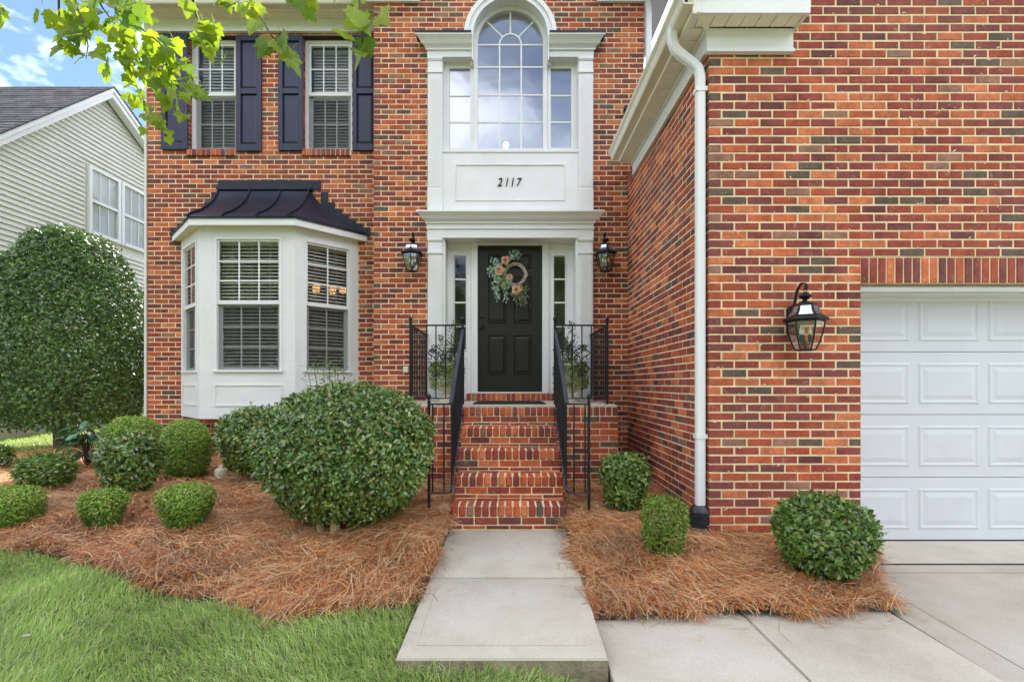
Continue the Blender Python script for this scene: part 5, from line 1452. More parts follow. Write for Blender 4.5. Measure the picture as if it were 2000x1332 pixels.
# ================================================================ NEIGHBOURING HOUSE
NX = -9.1
nb = thing('neighbour_house', 'beige siding house with dark shingle roof across the side yard', 'house', (NX, 10.5, 0.4))
def npt(px, py): d = NX * F / (px - CX); return (d, CAMZ + (CY - py) * d / F)
pk = npt(203, 170); PKY, PKZ = pk
nl = npt(1, 250); fr_ = npt(284, 282)
sl0 = (PKZ - nl[1]) / (PKY - nl[0]); sl1 = (PKZ - fr_[1]) / (fr_[0] - PKY)
roof_z = lambda y: PKZ - (sl0 * (PKY - y) if y < PKY else sl1 * (y - PKY))
NY0, NY1 = 6.9, 15.5
WY0, WY1, WZa, WZb = 10.54, 12.32, 4.56, 6.06
s = MB()
prof = [(NY0, 0.9), (NY1, 0.9), (NY1, roof_z(NY1) - 0.2), (PKY, PKZ - 0.2), (NY0, roof_z(NY0) - 0.2)]
s.prism(prof, lambda a, b: (NX - 0.03, a, b), lambda a, b: (NX - 0.05, a, b))
s.box(NX - 9, NX - 0.05, NY0, NY0 + 0.05, 0.9, roof_z(NY0) - 0.2)
wall_n = s.build('wall', M['siding'], nb)
EXP = 0.1016; k = 0; z = 0.95
while z < PKZ - 0.3:
    zt_ = z + EXP
    ya = PKY - (PKZ - 0.22 - zt_) / sl0; yb = PKY + (PKZ - 0.22 - zt_) / sl1
    ya, yb = max(NY0, ya), min(NY1, yb)
    segs = [(ya, yb)]
    if zt_ > WZa - 0.06 and z < WZb + 0.06: segs = [(ya, WY0 - 0.08), (WY1 + 0.08, yb)]
    for (p, q) in segs:
        if q - p > 0.05:
            m = MB(); m.add([(NX - 0.028, p, z), (NX + 0.012, p, z), (NX - 0.022, p, zt_), (NX - 0.029, p, zt_), (NX - 0.028, q, z), (NX + 0.012, q, z), (NX - 0.022, q, zt_), (NX - 0.029, q, zt_)],
                            [(0,1,2,3), (7,6,5,4), (1,5,6,2), (0,4,5,1), (3,2,6,7)])
            m.build('siding_board', M['siding'], wall_n)
    z += EXP
s = MB(); s.prism([(NY0, 0.2), (NY1, 0.2), (NY1, 0.94), (NY0, 0.94)], lambda a, b: (NX - 0.02, a, b), lambda a, b: (NX - 0.3, a, b)); s.build('foundation', M['concrete'], nb)
# rake boards and roof
s = MB()
for (ya, yb) in ((NY0 - 0.3, PKY), (PKY, NY1 + 0.3)):
    za, zb2 = roof_z(ya), roof_z(yb)
    s.prism([(ya, za - 0.24), (yb, zb2 - 0.24), (yb, zb2 - 0.03), (ya, za - 0.03)], lambda a, b: (NX + 0.02, a, b), lambda a, b: (NX + 0.20, a, b))
    s.prism([(ya, za - 0.12), (yb, zb2 - 0.12), (yb, zb2 - 0.015), (ya, za - 0.015)], lambda a, b: (NX + 0.201, a, b), lambda a, b: (NX + 0.225, a, b))
s.build('rake_board', M['white'], nb)
s = MB()
for (ya, yb) in ((NY0 - 0.3, PKY), (PKY, NY1 + 0.3)):
    za, zb2 = roof_z(ya), roof_z(yb)
    # overlapping shingle courses
    nrow = int(abs(yb - ya) / 0.115)
    for i in range(nrow):
        t0, t1 = i / nrow, (i + 1) / nrow
        if ya < PKY - 1e-6 and yb == PKY: y0_, y1_ = ya + (yb - ya) * t0, ya + (yb - ya) * t1
        else: y0_, y1_ = yb + (ya - yb) * t0, yb + (ya - yb) * t1
        z0_, z1_ = roof_z(y0_), roof_z(y1_)
        s.add([(NX + 0.24, y0_, z0_ + 0.022), (NX - 9.5, y0_, z0_ + 0.022), (NX - 9.5, y1_, z1_ + 0.006), (NX + 0.24, y1_, z1_ + 0.006), (NX + 0.24, y0_, z0_ - 0.02), (NX - 9.5, y0_, z0_ - 0.02), (NX - 9.5, y1_, z1_ - 0.02), (NX + 0.24, y1_, z1_ - 0.02)],
              [(0,1,2,3), (0,4,5,1), (0,3,7,4)])
s.build('roof', M['shingle'], nb)
# double window
for wi in range(2):
    a = WY0 + wi * 0.89; b = a + 0.86
    s = MB(); cw = 0.075; x0_, x1_ = NX - 0.02, NX + 0.035
    s.box(x0_, x1_, a, a + cw, WZa, WZb); s.box(x0_, x1_, b - cw, b, WZa, WZb); s.box(x0_, x1_, a + cw, b - cw, WZb - cw, WZb); s.box(x0_, x1_ + 0.02, a + cw, b - cw, WZa, WZa + cw)
    zm = (WZa + WZb) / 2; s.box(x0_, x1_ - 0.015, a + cw, b - cw, zm - 0.03, zm + 0.03)
    w = s.build('window', M['vinyl'], nb)
    for (p, q, off) in ((WZa + cw, zm - 0.03, -0.02), (zm + 0.03, WZb - cw, 0.0)):
        m = MB(); m.box(NX + off, NX + off + 0.005, a + cw, b - cw, p, q); m.build('pane', M['glass'], w)
        m = MB()
        for t in (1/3, 2/3): yy = a + cw + (b - a - 2*cw) * t; m.box(NX + off + 0.0055, NX + off + 0.012, yy - 0.009, yy + 0.009, p, q)
        m.build('muntin', M['vinyl'], w)
    m = MB(); z = WZa + cw
    while z < WZb - cw: m.add([(NX - 0.0212, a + cw, z), (NX - 0.0212, b - cw, z), (NX - 0.0285, b - cw, z + 0.038), (NX - 0.0285, a + cw, z + 0.038)], [(0,1,2,3)]); z += 0.046
    o = m.build('blind', M['blind'], w); o['kind'] = 'stuff'

# ================================================================ SHRUBS
def sph(n):
    v = rng.normal(0, 1, (n, 3)); return v / np.linalg.norm(v, axis=1, keepdims=True)
def dirnoise(d, seed, amp):
    r = np.random.default_rng(seed); o = np.zeros(len(d))
    for k in range(9):
        f = r.normal(0, 1, 3) * (2.0 + 0.75 * k); o += np.sin(d @ f + r.uniform(0, 6.28)) / (1 + 0.35 * k)
    return amp * o / 2.4
def shrub(name, label, cat, x, y, gz, zc, rx, ry, rz, leaf, mat, cover=3.0, seed=1, amp=0.06, box=2.0, cup=0.0, up=0.35, top_mat=None, stems=None, group=None, shell=0.10, aspect=0.5, ragged=0.0, facing=0.9, stem_mat='twig', bottom=None, egg=0.0, rough=1.0):
    """zc: centre height; leaves in a shell under a lumpy superellipsoid"""
    root = thing(name, label, cat, (x, y, gz), group)
    area = 4 * math.pi * (((rx*ry)**1.6 + (rx*rz)**1.6 + (ry*rz)**1.6) / 3) ** (1/1.6)
    n = int(area * cover / (leaf * leaf * aspect * 0.55))
    d = sph(n)
    rad = 1.0 / ((np.abs(d[:, 0])**box + np.abs(d[:, 1])**box + np.abs(d[:, 2])**box) ** (1.0 / box))
    fine = dirnoise(d * 3.2, seed + 50, 1.0)
    rad *= 1 + dirnoise(d, seed, amp) + rough * (0.040 * fine - 0.10 * np.clip(-fine - 0.55, 0, 1))
    dep = np.abs(rng.normal(0, shell, n)); dep = np.where(rng.random(n) < 0.25, rng.random(n) * 0.45, dep)
    out = ragged * (rng.random(n) ** 6)
    r_ = rad * (1 - dep + out)
    p = d * r_[:, None] * np.array([rx, ry, rz])
    if cup: f = 1 - cup * np.clip(0.55 - p[:, 2] / (2 * rz), 0, 1) ** 1.2; p[:, 0] *= f; p[:, 1] *= f
    if egg: f = 1 - egg * np.clip(p[:, 2] / rz, 0, 1); p[:, 0] *= f; p[:, 1] *= f
    p += np.array([x, y, zc])
    if bottom is not None: ok = p[:, 2] > bottom + rng.normal(0, 0.03, n)
    else: ok = p[:, 2] > gz + 0.015
    p, d2, dep = p[ok], d[ok], dep[ok]; n = len(p)
    nv = d2 / np.array([rx, ry, rz]); nv /= np.linalg.norm(nv, axis=1, keepdims=True)
    nrm = nv * facing + rng.normal(0, 0.55, (n, 3)) + np.array([0, 0, 0.25])
    dr = rng.normal(0, 1, (n, 3)) + nv * 0.55 + np.array([0, 0, up])
    dr -= nrm * (np.sum(dr * nrm, 1, keepdims=True) / (np.sum(nrm * nrm, 1, keepdims=True) + 1e-6)) * 0.8
    L_ = leaf * rng.uniform(0.65, 1.25, n); W_ = L_ * aspect * rng.uniform(0.85, 1.15, n)
    V = leaf_arrays(p, dr, nrm, L_, W_)
    # stray shoots standing out of the clipped surface
    ns = int((8 + 12 * min(1.5, area)) * rough); PS, DS = [], []
    shoots = MB()
    for i in range(ns):
        dd = sph(1)[0]; dd[2] = abs(dd[2]) if rng.random() < 0.8 else dd[2] * 0.4
        dd /= np.linalg.norm(dd); rr0 = 1.0 / ((np.abs(dd)**box).sum() ** (1.0 / box)); q0 = dd * rr0 * 0.95 * np.array([rx, ry, rz])
        if cup: f = 1 - cup * max(0, 0.55 - q0[2] / (2 * rz)) ** 1.2; q0[0] *= f; q0[1] *= f
        if egg: f = 1 - egg * max(0, min(1, q0[2] / rz)); q0[0] *= f; q0[1] *= f
        q0 = q0 + np.array([x, y, zc]); g_dir = dd * 0.7 + np.array([0, 0, 0.6]) + rng.normal(0, 0.35, 3); g_dir /= np.linalg.norm(g_dir); ln = leaf * rng.uniform(0.9, 2.0)
        if q0[2] < gz + 0.12: continue
        shoots.tube([tuple(q0), tuple(q0 + g_dir * ln)], [0.0016, 0.0008], 3, cap=False)
        for k_ in range(rng.integers(4, 9)): PS.append(q0 + g_dir * ln * rng.uniform(0.3, 1.0)); DS.append(g_dir * 0.6 + rng.normal(0, 0.7, 3))
    if PS:
        m_ = len(PS); VS = leaf_arrays(np.array(PS), np.array(DS), rng.normal(0, 1, (m_, 3)) + np.array([0, -0.3, 0.6]), leaf * rng.uniform(0.6, 1.0, m_), leaf * aspect * rng.uniform(0.6, 1.0, m_))
        o = bulk('shoots', VS, LEAF_T, M[top_mat or mat], root); o['kind'] = 'stuff'
        o = shoots.build('twigs', M['twig'], root); o['kind'] = 'stuff'
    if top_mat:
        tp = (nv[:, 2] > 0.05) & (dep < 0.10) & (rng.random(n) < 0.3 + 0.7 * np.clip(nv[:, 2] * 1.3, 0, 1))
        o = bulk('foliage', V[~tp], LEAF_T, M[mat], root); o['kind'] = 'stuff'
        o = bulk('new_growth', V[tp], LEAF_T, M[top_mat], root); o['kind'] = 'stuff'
    else:
        o = bulk('foliage', V, LEAF_T, M[mat], root); o['kind'] = 'stuff'
    r2 = random.Random(seed)
    for (sx, sy, ex, ey, ez, ra) in (stems or [(0.02, 0, -0.3*rx, 0.1, zc - gz, 0.012), (-0.02, 0.02, 0.35*rx, 0, zc - gz, 0.012), (0, -0.02, 0, -0.3*ry, zc - gz, 0.011)]):
        m = MB(); b = Vector((x + sx, y + sy, gz - 0.05)); e = Vector((x + ex, y + ey, gz + ez))
        pts = [b.lerp(e, t) + Vector((r2.uniform(-.5, .5), r2.uniform(-.5, .5), 0)) * ra * (1.2 if 0 < t < 1 else 0) for t in (0, .25, .5, .75, 1)]
        m.tube(pts, [ra * 1.2, ra, ra * 0.92, ra * 0.75, ra * 0.4], 8); m.build('stem', M[stem_mat], root, smooth=True)
    # inner twigs
    m = MB()
    for i in range(26):
        dd = sph(1)[0]; dd[2] = abs(dd[2]) * 0.8 + 0.05
        a = Vector((x, y, gz + (zc - gz) * 0.4)); e = Vector((x + dd[0]*rx*0.8, y + dd[1]*ry*0.8, zc + (dd[2] - 0.35) * rz * 0.9)); m.tube([a, a.lerp(e, 0.5) + Vector((0, 0, 0.03)), e], [0.006, 0.004, 0.002], 4)
    o = m.build('twigs', M[stem_mat], root); o['kind'] = 'stuff'
    return root
def gd_(px, py, fz=Zl):
    for d in np.arange(2.2, 14, 0.01):
        if (CAMZ - float(fz((px - CX) * d / F, d))) * F / d <= py - CY: return float(d)
    return 8.0
def place(x0, x1, ytop, ybase, fz=Zl, front=0.35):
    """photo box of a shrub -> centre, ground, half sizes; its visible foot lies a little in front of its centre"""
    d = gd_((x0 + x1) / 2, ybase, fz); w = (x1 - x0) * d / F; dc = d + w * front * 0.5
    xc = ((x0 + x1) / 2 - CX) * dc / F; g = float(fz(xc, dc)); zt_ = CAMZ + (CY - ytop) * dc / F
    return xc, dc, g, zt_, (x1 - x0) * dc / F / 2
# the big clipped holly
xc, dc, g, zt_, hw = place(502, 850, 737, 1046)
dc = 4.02; xc = (678 - CX) * dc / F; hw = 181 * dc / F; g = float(Zl(xc, dc)); zt_ = CAMZ + (CY - 752) * dc / F
shrub('holly_bush', 'large rounded holly on pale trunks beside the steps', 'shrub', xc, dc, g, (zt_ + g - 0.02) / 2, hw * 1.03, hw * 0.88, (zt_ - g + 0.04) / 2, 0.044, 'holly', 3.0, 3, 0.022, 2.12, 0.24, ragged=0.03, rough=0.55,
      stems=[(0.0, -0.27, -0.06, -0.2, 0.5, 0.034), (-0.13, -0.24, -0.22, -0.15, 0.42, 0.024), (0.04, -0.10, 0.15, 0, 0.5, 0.022)], aspect=0.5, stem_mat='bark_tan', bottom=g + 0.08)
# tall shrub between the houses
dc = 7.75; xc = (132 - CX) * dc / F; g = float(Zl(xc, dc)); zt_ = CAMZ + (CY - 449) * dc / F
shrub('tall_shrub', 'tall clipped evergreen shrub between the two houses', 'shrub', xc, dc, g, 1.93, 1.17, 1.0, zt_ - 1.93, 0.066, 'tall_leaf', 2.7, 8, 0.025, 2.3, 0.0, shell=0.06, ragged=0.03, rough=0.5, egg=0.20, aspect=0.55, bottom=0.66,
      stems=[(0.0, -0.1, -0.15, 0, 1.2, 0.085), (0.12, -0.05, 0.3, 0.0, 1.2, 0.06), (-0.1, 0, -0.4, 0.1, 1.1, 0.05)], stem_mat='bark')
def std(name, lab, x0, x1, yt, yb, leaf, mat, seed, fz=Zl, h0=0.04, **k):
    xc, dc, g, zt_, hw = place(x0, x1, yt + 8, yb + 7, fz, 0.2); hw *= 0.94
    shrub(name, lab, 'shrub', xc, dc, g, (zt_ + g + h0) / 2, hw, hw * 0.95, (zt_ - g - h0) / 2 * (1.12 if name == 'boxwood' else 1.0), leaf, mat, seed=seed, **k)
std('holly_bush', 'medium holly directly behind the large holly, under the bay window', 424, 590, 789, 942, 0.052, 'holly', 21, cup=0.25, box=2.4, h0=0.12, ragged=0.05, stem_mat='bark_tan')
std('holly_bush', 'low holly in front of the broad-leaved plant', 40, 138, 881, 950, 0.05, 'ligustrum', 22, cup=0.15, box=2.5, h0=0.0, ragged=0.06)
std('holly_bush', 'medium holly with a narrow foot in the middle of the left bed', 190, 318, 840, 966, 0.052, 'holly', 23, cup=0.42, box=2.4, h0=0.0, ragged=0.07)
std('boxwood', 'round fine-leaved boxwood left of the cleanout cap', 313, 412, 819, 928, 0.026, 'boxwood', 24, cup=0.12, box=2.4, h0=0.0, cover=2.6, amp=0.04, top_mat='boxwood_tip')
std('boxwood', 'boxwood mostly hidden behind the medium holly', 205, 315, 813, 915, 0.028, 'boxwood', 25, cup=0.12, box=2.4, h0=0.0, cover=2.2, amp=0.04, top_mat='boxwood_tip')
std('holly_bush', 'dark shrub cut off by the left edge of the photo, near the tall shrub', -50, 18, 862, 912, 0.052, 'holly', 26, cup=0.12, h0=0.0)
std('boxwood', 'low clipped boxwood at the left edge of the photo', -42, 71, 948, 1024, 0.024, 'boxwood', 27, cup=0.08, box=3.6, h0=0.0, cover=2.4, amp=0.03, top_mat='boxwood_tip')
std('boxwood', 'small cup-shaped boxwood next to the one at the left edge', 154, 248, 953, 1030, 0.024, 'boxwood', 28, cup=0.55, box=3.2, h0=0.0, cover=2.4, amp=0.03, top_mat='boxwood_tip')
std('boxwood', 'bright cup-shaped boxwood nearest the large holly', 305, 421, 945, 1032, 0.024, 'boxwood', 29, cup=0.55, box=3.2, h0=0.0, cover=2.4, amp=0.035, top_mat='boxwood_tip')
std('round_shrub', 'rounded shrub against the porch right of the steps', 1166, 1274, 881, 1000, 0.05, 'ligustrum', 30, Hr, cup=0.35, box=2.5, h0=0.03, ragged=0.05)
std('boxwood', 'boxwood with bare twigs in front of the drain boot', 1244, 1347, 967, 1085, 0.024, 'boxwood', 31, Hr, cup=0.32, box=3.0, h0=0.0, cover=1.5, amp=0.05)
std('round_shrub', 'broad rounded shrub at the corner of the garage door', 1508, 1708, 962, 1136, 0.042, 'ligustrum', 32, Hr, cup=0.25, box=2.3, h0=0.03, cover=3.0, amp=0.03, rough=0.6)
# broad-leaved plant, leaf by leaf
d = 6.15; xc = (170 - CX) * d / F; g = float(Zl(xc, d)); bp = thing('broad_leaved_plant', 'plant with broad blue-green leaves under the tall shrub', 'plant', (xc, d, g))
m = MB(); nU, nV = 6, 2; vs = []; fs = []
for i in range(nU + 1):
    t = i / nU; w = 0.5 * math.sin(math.pi * min(1, t * 0.93 + 0.05)) ** 0.8 * 0.56
    for j in (-1, 0, 1): vs.append((t, j * w, abs(j) * 0.07 - 0.22 * t * t))
for i in range(nU):
    for j in range(2): a = i * 3 + j; fs.append((a, a + 1, a + 4, a + 3))
lm = bpy.data.meshes.new('leaf'); lm.from_pydata(vs, [], fs); lm.materials.append(M['broad']); lm.polygons.foreach_set('use_smooth', [True] * len(fs))
st = MB()
for i in range(64):
    a = random.uniform(0, 6.28); h = random.uniform(0.12, 0.58); r_ = random.uniform(0.03, 0.20) * (1.25 - h)
    b = Vector((xc + r_ * math.cos(a) * 1.3, d + r_ * math.sin(a), g + h)); st.tube([(xc, d, g), Vector((xc, d, g + h * 0.6)).lerp(b, 0.4), b], 0.004, 4)
    o = bpy.data.objects.new('leaf', lm); C.objects.link(o); o.parent = bp; o.location = b - ORIG[bp]; sc = random.uniform(0.13, 0.22); o.scale = (sc, sc, sc)
    o.rotation_euler = (random.uniform(-.3, .3), random.uniform(-0.1, 0.55), a + random.uniform(-.5, .5))
st.build('stem', M['twig'], bp)
# tall thin sprigs behind the large holly
sx, sd = P(640, 740, 4.55).x, 4.55; sp = thing('rose_shrub', 'thin leafy sprigs rising behind the large holly before the bay window', 'shrub', (sx, sd, float(Zl(sx, sd))))
st = MB(); PP, DD = [], []
for (px, py) in ((612, 706), (628, 700), (641, 694), (655, 716), (660, 698), (600, 722), (672, 722)):
    tp = P(px, py, 4.55 + random.uniform(-.08, .08)); b = Vector((sx + random.uniform(-.05, .05), sd, ORIG[sp].z - 0.02)); md = b.lerp(tp, 0.75) + Vector((0.02, 0, 0))
    st.tube([b, md, tp], [0.005, 0.004, 0.002], 5)
    for i in range(34):
        t = random.random() * 0.5; p = tp.lerp(md, min(1, t * 1.6)); off = Vector((random.gauss(0, .035), random.gauss(0, .03), random.gauss(0, .016))); PP.append(p + off); DD.append(off + Vector((0, 0, 0.01)))
st.build('stem', M['twig'], sp); a_ = np.array([list(p) for p in PP]); d_ = np.array([list(p) for p in DD]); n = len(a_)
o = bulk('foliage', leaf_arrays(a_, d_, rng.normal(0, .6, (n, 3)) + np.array([0, -0.5, 1]), rng.uniform(0.025, 0.042, n), rng.uniform(0.013, 0.02, n)), LEAF_T, M['ligustrum'], sp); o['kind'] = 'stuff'

# ================================================================ PINE STRAW
def straw(poly, fz, dens, seed, label, far=None):
    r = np.random.default_rng(seed)
    x0, x1 = min(p[0] for p in poly), max(p[0] for p in poly); y0, y1 = min(p[1] for p in poly), max(p[1] for p in poly)
    n = int((x1 - x0 + .1) * (y1 - y0 + .1) * dens); x = r.uniform(x0 - .05, x1 + .05, n); y = r.uniform(y0 - .05, y1 + .05, n)
    # wavy, spilling edge
    ex = 0.035 * np.sin(9 * y + 2 * x) + 0.02 * np.sin(23 * y); ey = 0.035 * np.sin(8 * x) + 0.02 * np.sin(19 * x + 1)
    ok = inpoly(x + ex, y + ey, poly)
    if far: ok &= (r.random(n) < np.interp(y, [4.2, 5.2, 7], [1, far, far * 0.75]))
    strays = inpoly(x, y, [(p[0] * 1.0, p[1] - 0.06) for p in poly]) & (r.random(n) < 0.012)
    ok |= strays
    x, y = x[ok], y[ok]; n = len(x)
    th = 1.3 * np.sin(1.7 * x + 0.9 * y) + 0.9 * np.sin(3.9 * y - 2.3 * x) + r.normal(0, 0.75, n) + (r.random(n) < 0.35) * r.uniform(0, 6.28, n)
    L_ = r.uniform(0.10, 0.23, n); w = r.uniform(0.0008, 0.0016, n) * np.interp(y, [3, 6], [1.0, 1.6])
    hgt = r.random(n) ** 2.0 * 0.07 * (0.6 + 0.8 * (0.5 + 0.5 * np.sin(7.3 * x + 3 * np.sin(5.1 * y)) * np.sin(6.7 * y))) + 0.004; tilt = r.normal(0.0, 0.22, n); bend = r.normal(0, 0.75, n)
    pts = []; base = fz(x, y) - 0.008
    for t in (-0.5, -0.17, 0.17, 0.5):
        a = th + bend * t; cx_ = x + np.cos(a) * L_ * t; cy_ = y + np.sin(a) * L_ * t
        cz = fz(cx_, cy_) - 0.008 + hgt + np.sin(tilt) * L_ * t - 0.05 * t * t; cz = np.maximum(cz, fz(cx_, cy_) - 0.012)
        pts.append((cx_, cy_, cz, a))
    V = np.zeros((n, 8, 3))
    for i, (cx_, cy_, cz, a) in enumerate(pts):
        ox, oy = -np.sin(a) * w, np.cos(a) * w
        V[:, 2*i] = np.stack([cx_ - ox, cy_ - oy, cz], 1); V[:, 2*i+1] = np.stack([cx_ + ox, cy_ + oy, cz + w * 0.6], 1)
    o = bulk('pine_straw', V, [(0, 1, 3, 2), (2, 3, 5, 4), (4, 5, 7, 6)], M['needle']); tag(o, label, 'mulch', kind='stuff')
straw(BED_L, Zl, 8800, 5, 'reddish pine straw mulch covering the left planting bed', 0.5)
straw(BED_R, Hr, 13000, 6, 'reddish pine straw mulch covering the right planting bed')

# ================================================================ LAWN
def blades(x, y, fz, hmin, hmax, wid, seed):
    r = np.random.default_rng(seed); n = len(x)
    clump = 0.5 + 0.5 * np.sin(4.1 * x + 1.7 * np.sin(3 * y)) * np.sin(4.7 * y + 1.3 * np.sin(2.3 * x))
    h = (hmin + (hmax - hmin) * r.random(n) ** 1.3) * (0.6 + 0.7 * clump); th = r.uniform(0, 6.28, n)
    lean_a = 1.6 * np.sin(1.9 * x + 0.6) + 1.4 * np.sin(2.3 * y + x) + r.normal(0, 0.9, n); lean = h * np.abs(r.normal(0.65, 0.55, n))
    dx, dy = np.cos(lean_a) * lean, np.sin(lean_a) * lean; wx, wy = np.cos(th) * wid / 2, np.sin(th) * wid / 2
    w = r.uniform(0.7, 1.3, n); wx, wy = wx * w, wy * w; z = fz(x, y) - 0.004
    V = np.zeros((n, 5, 3))
    V[:, 0] = np.stack([x - wx, y - wy, z], 1); V[:, 1] = np.stack([x + wx, y + wy, z], 1)
    V[:, 2] = np.stack([x - wx * .85 + dx * .38, y - wy * .85 + dy * .38, z + h * .58], 1); V[:, 3] = np.stack([x + wx * .85 + dx * .38, y + wy * .85 + dy * .38, z + h * .58], 1)
    V[:, 4] = np.stack([x + dx, y + dy, z + h * (1 - 0.25 * np.minimum(1, lean / h))], 1)
    return V
GT = [(0, 1, 3), (0, 3, 2), (2, 3, 4)]
def lawn(x0, x1, y0, y1, n, seed, hmin, hmax, wid, extra=None):
    r = np.random.default_rng(seed); x = r.uniform(x0, x1, n); y = r.uniform(y0, y1, n)
    ok = ~inpoly(x, y, BED_L) & ~inpoly(x, y, BED_R) & ~(((x > -0.548) & (x < 0.482)) & (y > 2.318)) & ~((x > 0.3) & (y > 2.195)) & ~((x > 2.28)) & ~((x > 0.15) & (y > 2.315))
    if extra is not None: ok &= extra(x, y)
    x, y = x[ok], y[ok]; return blades(x, y, Hg, hmin, hmax, wid, seed + 1)
V1 = lawn(-4.6, 2.28, 1.55, 4.2, 190000, 41, 0.025, 0.09, 0.0044)
V2 = lawn(-7.5, -3.0, 1.2, 5.5, 45000, 43, 0.035, 0.08, 0.005)
V3 = lawn(-9.0, -5.5, 6.8, 14, 38000, 45, 0.04, 0.08, 0.008)
o = bulk('grass', np.concatenate([V1, V2, V3]), GT, M['grass']); tag(o, 'green fescue lawn in front of the planting bed', 'grass', kind='stuff')
# a few fallen leaves
def fallen(px, py, fz, lab, col):
    d = gd_(px, py, fz); x = (px - CX) * d / F; z = float(fz(x, d)) + 0.05; m = MB(); a = random.uniform(0, 6)
    out = [(0, 0), (.3, .35), (.55, .28), (1, 0), (.55, -.28), (.3, -.35)]
    vs = [(x + 0.045 * (u * math.cos(a) - v * math.sin(a)), d + 0.045 * (u * math.sin(a) + v * math.cos(a)), z + 0.012 * abs(v) + 0.006 * u) for u, v in out]
    m.add(vs, [(0, 1, 2, 3), (0, 3, 4, 5)]); tag(m.build('fallen_leaf', M[col], None, loc=(x, d, z)), lab, 'leaf', 'fallen leaves')
fallen(535, 1212, Hl, 'curled brown leaf lying in the grass below the bed', 'twig')
fallen(62, 1258, Hl, 'dry tan leaf lying in the grass at lower left', 'vine')

# ================================================================ MAPLE: trunk outside the picture, branches hanging into it
TX, TY = -3.7, 0.7
tree = thing('maple_tree', 'maple whose sunlit lower branches hang into the top left of the photo', 'tree', (TX, TY, float(Hl(TX, TY))))
m = MB(); tz = ORIG[tree].z
m.tube([(TX, TY, tz - 0.1), (TX + .02, TY, tz + .5), (TX - .02, TY + .05, tz + 2), (TX + .05, TY + .1, tz + 3.6), (TX + .02, TY, tz + 5.2), (TX, TY, tz + 7)], [0.2, 0.15, 0.13, 0.11, 0.08, 0.03], 12)
m.build('trunk', M['bark'], tree, smooth=True)
def limb(pts, r0, r1, name='limb', mat='bark'):
    n = len(pts); q = MB(); q.tube(pts, [r0 + (r1 - r0) * i / (n - 1) for i in range(n)], 7); return q.build(name, M[mat], tree, smooth=True)
L1 = [Vector(v) for v in ((TX + .03, TY + .1, 3.3), (-3.2, 1.6, 3.95), (-2.6, 2.3, 4.05), (-2.1, 2.7, 3.95))]
L2 = [Vector(v) for v in ((TX + .03, TY + .1, 3.5), (-2.6, 1.4, 4.2), (-1.6, 2.0, 4.1), (-0.95, 2.15, 3.75), (-0.5, 1.95, 3.3))]
limb(L1, 0.055, 0.02); limb(L2, 0.055, 0.014)
# lobed leaf blades, shared meshes
def maple_mesh(seed):
    r = random.Random(seed)
    half = [(0.0, 0.0), (0.14, -0.06), (0.36, -0.06), (0.37, 0.08), (0.54, 0.22), (0.45, 0.32), (0.50, 0.56), (0.35, 0.52), (0.24, 0.58), (0.15, 0.80), (0.0, 1.0)]
    out = half + [(-x, y) for x, y in half[-2:0:-1]]
    k = r.uniform(0.15, 0.4); cv = r.uniform(-0.25, 0.3)
    def zf(x, y): return k * abs(x) * 0.55 - cv * (y - 0.3) ** 2 + 0.05 * math.sin(7 * x + seed) * abs(x) * 2
    vs = [(x, y, zf(x, y)) for x, y in out]; c = len(vs); vs.append((0, 0.28, zf(0, 0.28)))
    fs = [(i, (i + 1) % c, c) for i in range(c)]
    # petiole
    b = len(vs); vs += [(-0.012, 0, 0), (0.012, 0, 0), (0.010, -0.45, 0.10), (-0.010, -0.45, 0.10)]; fs.append((b, b + 1, b + 2, b + 3))
    me = bpy.data.meshes.new('leaf'); me.from_pydata(vs, [], fs); me.materials.append(M['maple']); return me
MAPLE = [maple_mesh(i) for i in range(6)]
def mleaf(p, size, face=None):
    """hang a leaf at p: tip mostly down, blade turned any way"""
    o = bpy.data.objects.new('leaf', random.choice(MAPLE)); C.objects.link(o); o.parent = tree; o.location = p - ORIG[tree]
    tip = Vector((random.gauss(0.12, 0.5), random.gauss(0, 0.45), -1.0 + abs(random.gauss(0, 0.35)))).normalized()
    n = Vector((random.gauss(0, 0.55), -1, random.gauss(0.45, 0.5))); n = (n - tip * n.dot(tip)).normalized()
    x = tip.cross(n); mtx = Matrix((x, tip, n)).transposed(); o.rotation_euler = mtx.to_euler(); sc = size * random.uniform(0.75, 1.2); o.scale = (sc, sc, sc)
def twig(px, d, root, nleaf, size, spread, r0=0.006, start=0.0):
    """px: polyline of photo points; first joined to the limb above"""
    pts = [P(x, y, d + 0.06 * math.sin(i * 1.7)) for i, (x, y) in enumerate(px)]
    full = [root, root.lerp(pts[0], 0.55) + Vector((0, 0, 0.03))] + pts
    limb(full, r0 * 1.5, 0.0016, 'twig', 'twig')
    for i in range(nleaf):
        t = start + (1 - start) * (i + random.random()) / nleaf; q = t * (len(pts) - 1); k = min(int(q), len(pts) - 2); p = pts[k].lerp(pts[k + 1], q - k)
        mleaf(p + Vector((random.gauss(0, spread), random.gauss(0, spread * 1.3), random.gauss(-spread * 0.3, spread * 0.7))), size)
R1 = L1[3]; R1b = L1[2]
twig([(178, -30), (200, 15), (222, 45), (240, 80), (252, 115), (260, 155)], 2.75, R1, 34, 0.088, 0.055)
twig([(252, 115), (262, 160), (280, 195), (300, 225), (322, 258)], 2.75, P(246, 98, 2.75), 20, 0.062, 0.035, 0.003, 0.3)
twig([(190, -30), (235, 25), (275, 55), (312, 85), (345, 118), (372, 150), (385, 170)], 2.8, R1, 44, 0.088, 0.05)
twig([(255, -30), (262, 0), (275, 20), (285, 30)], 2.6, R1, 12, 0.10, 0.04)
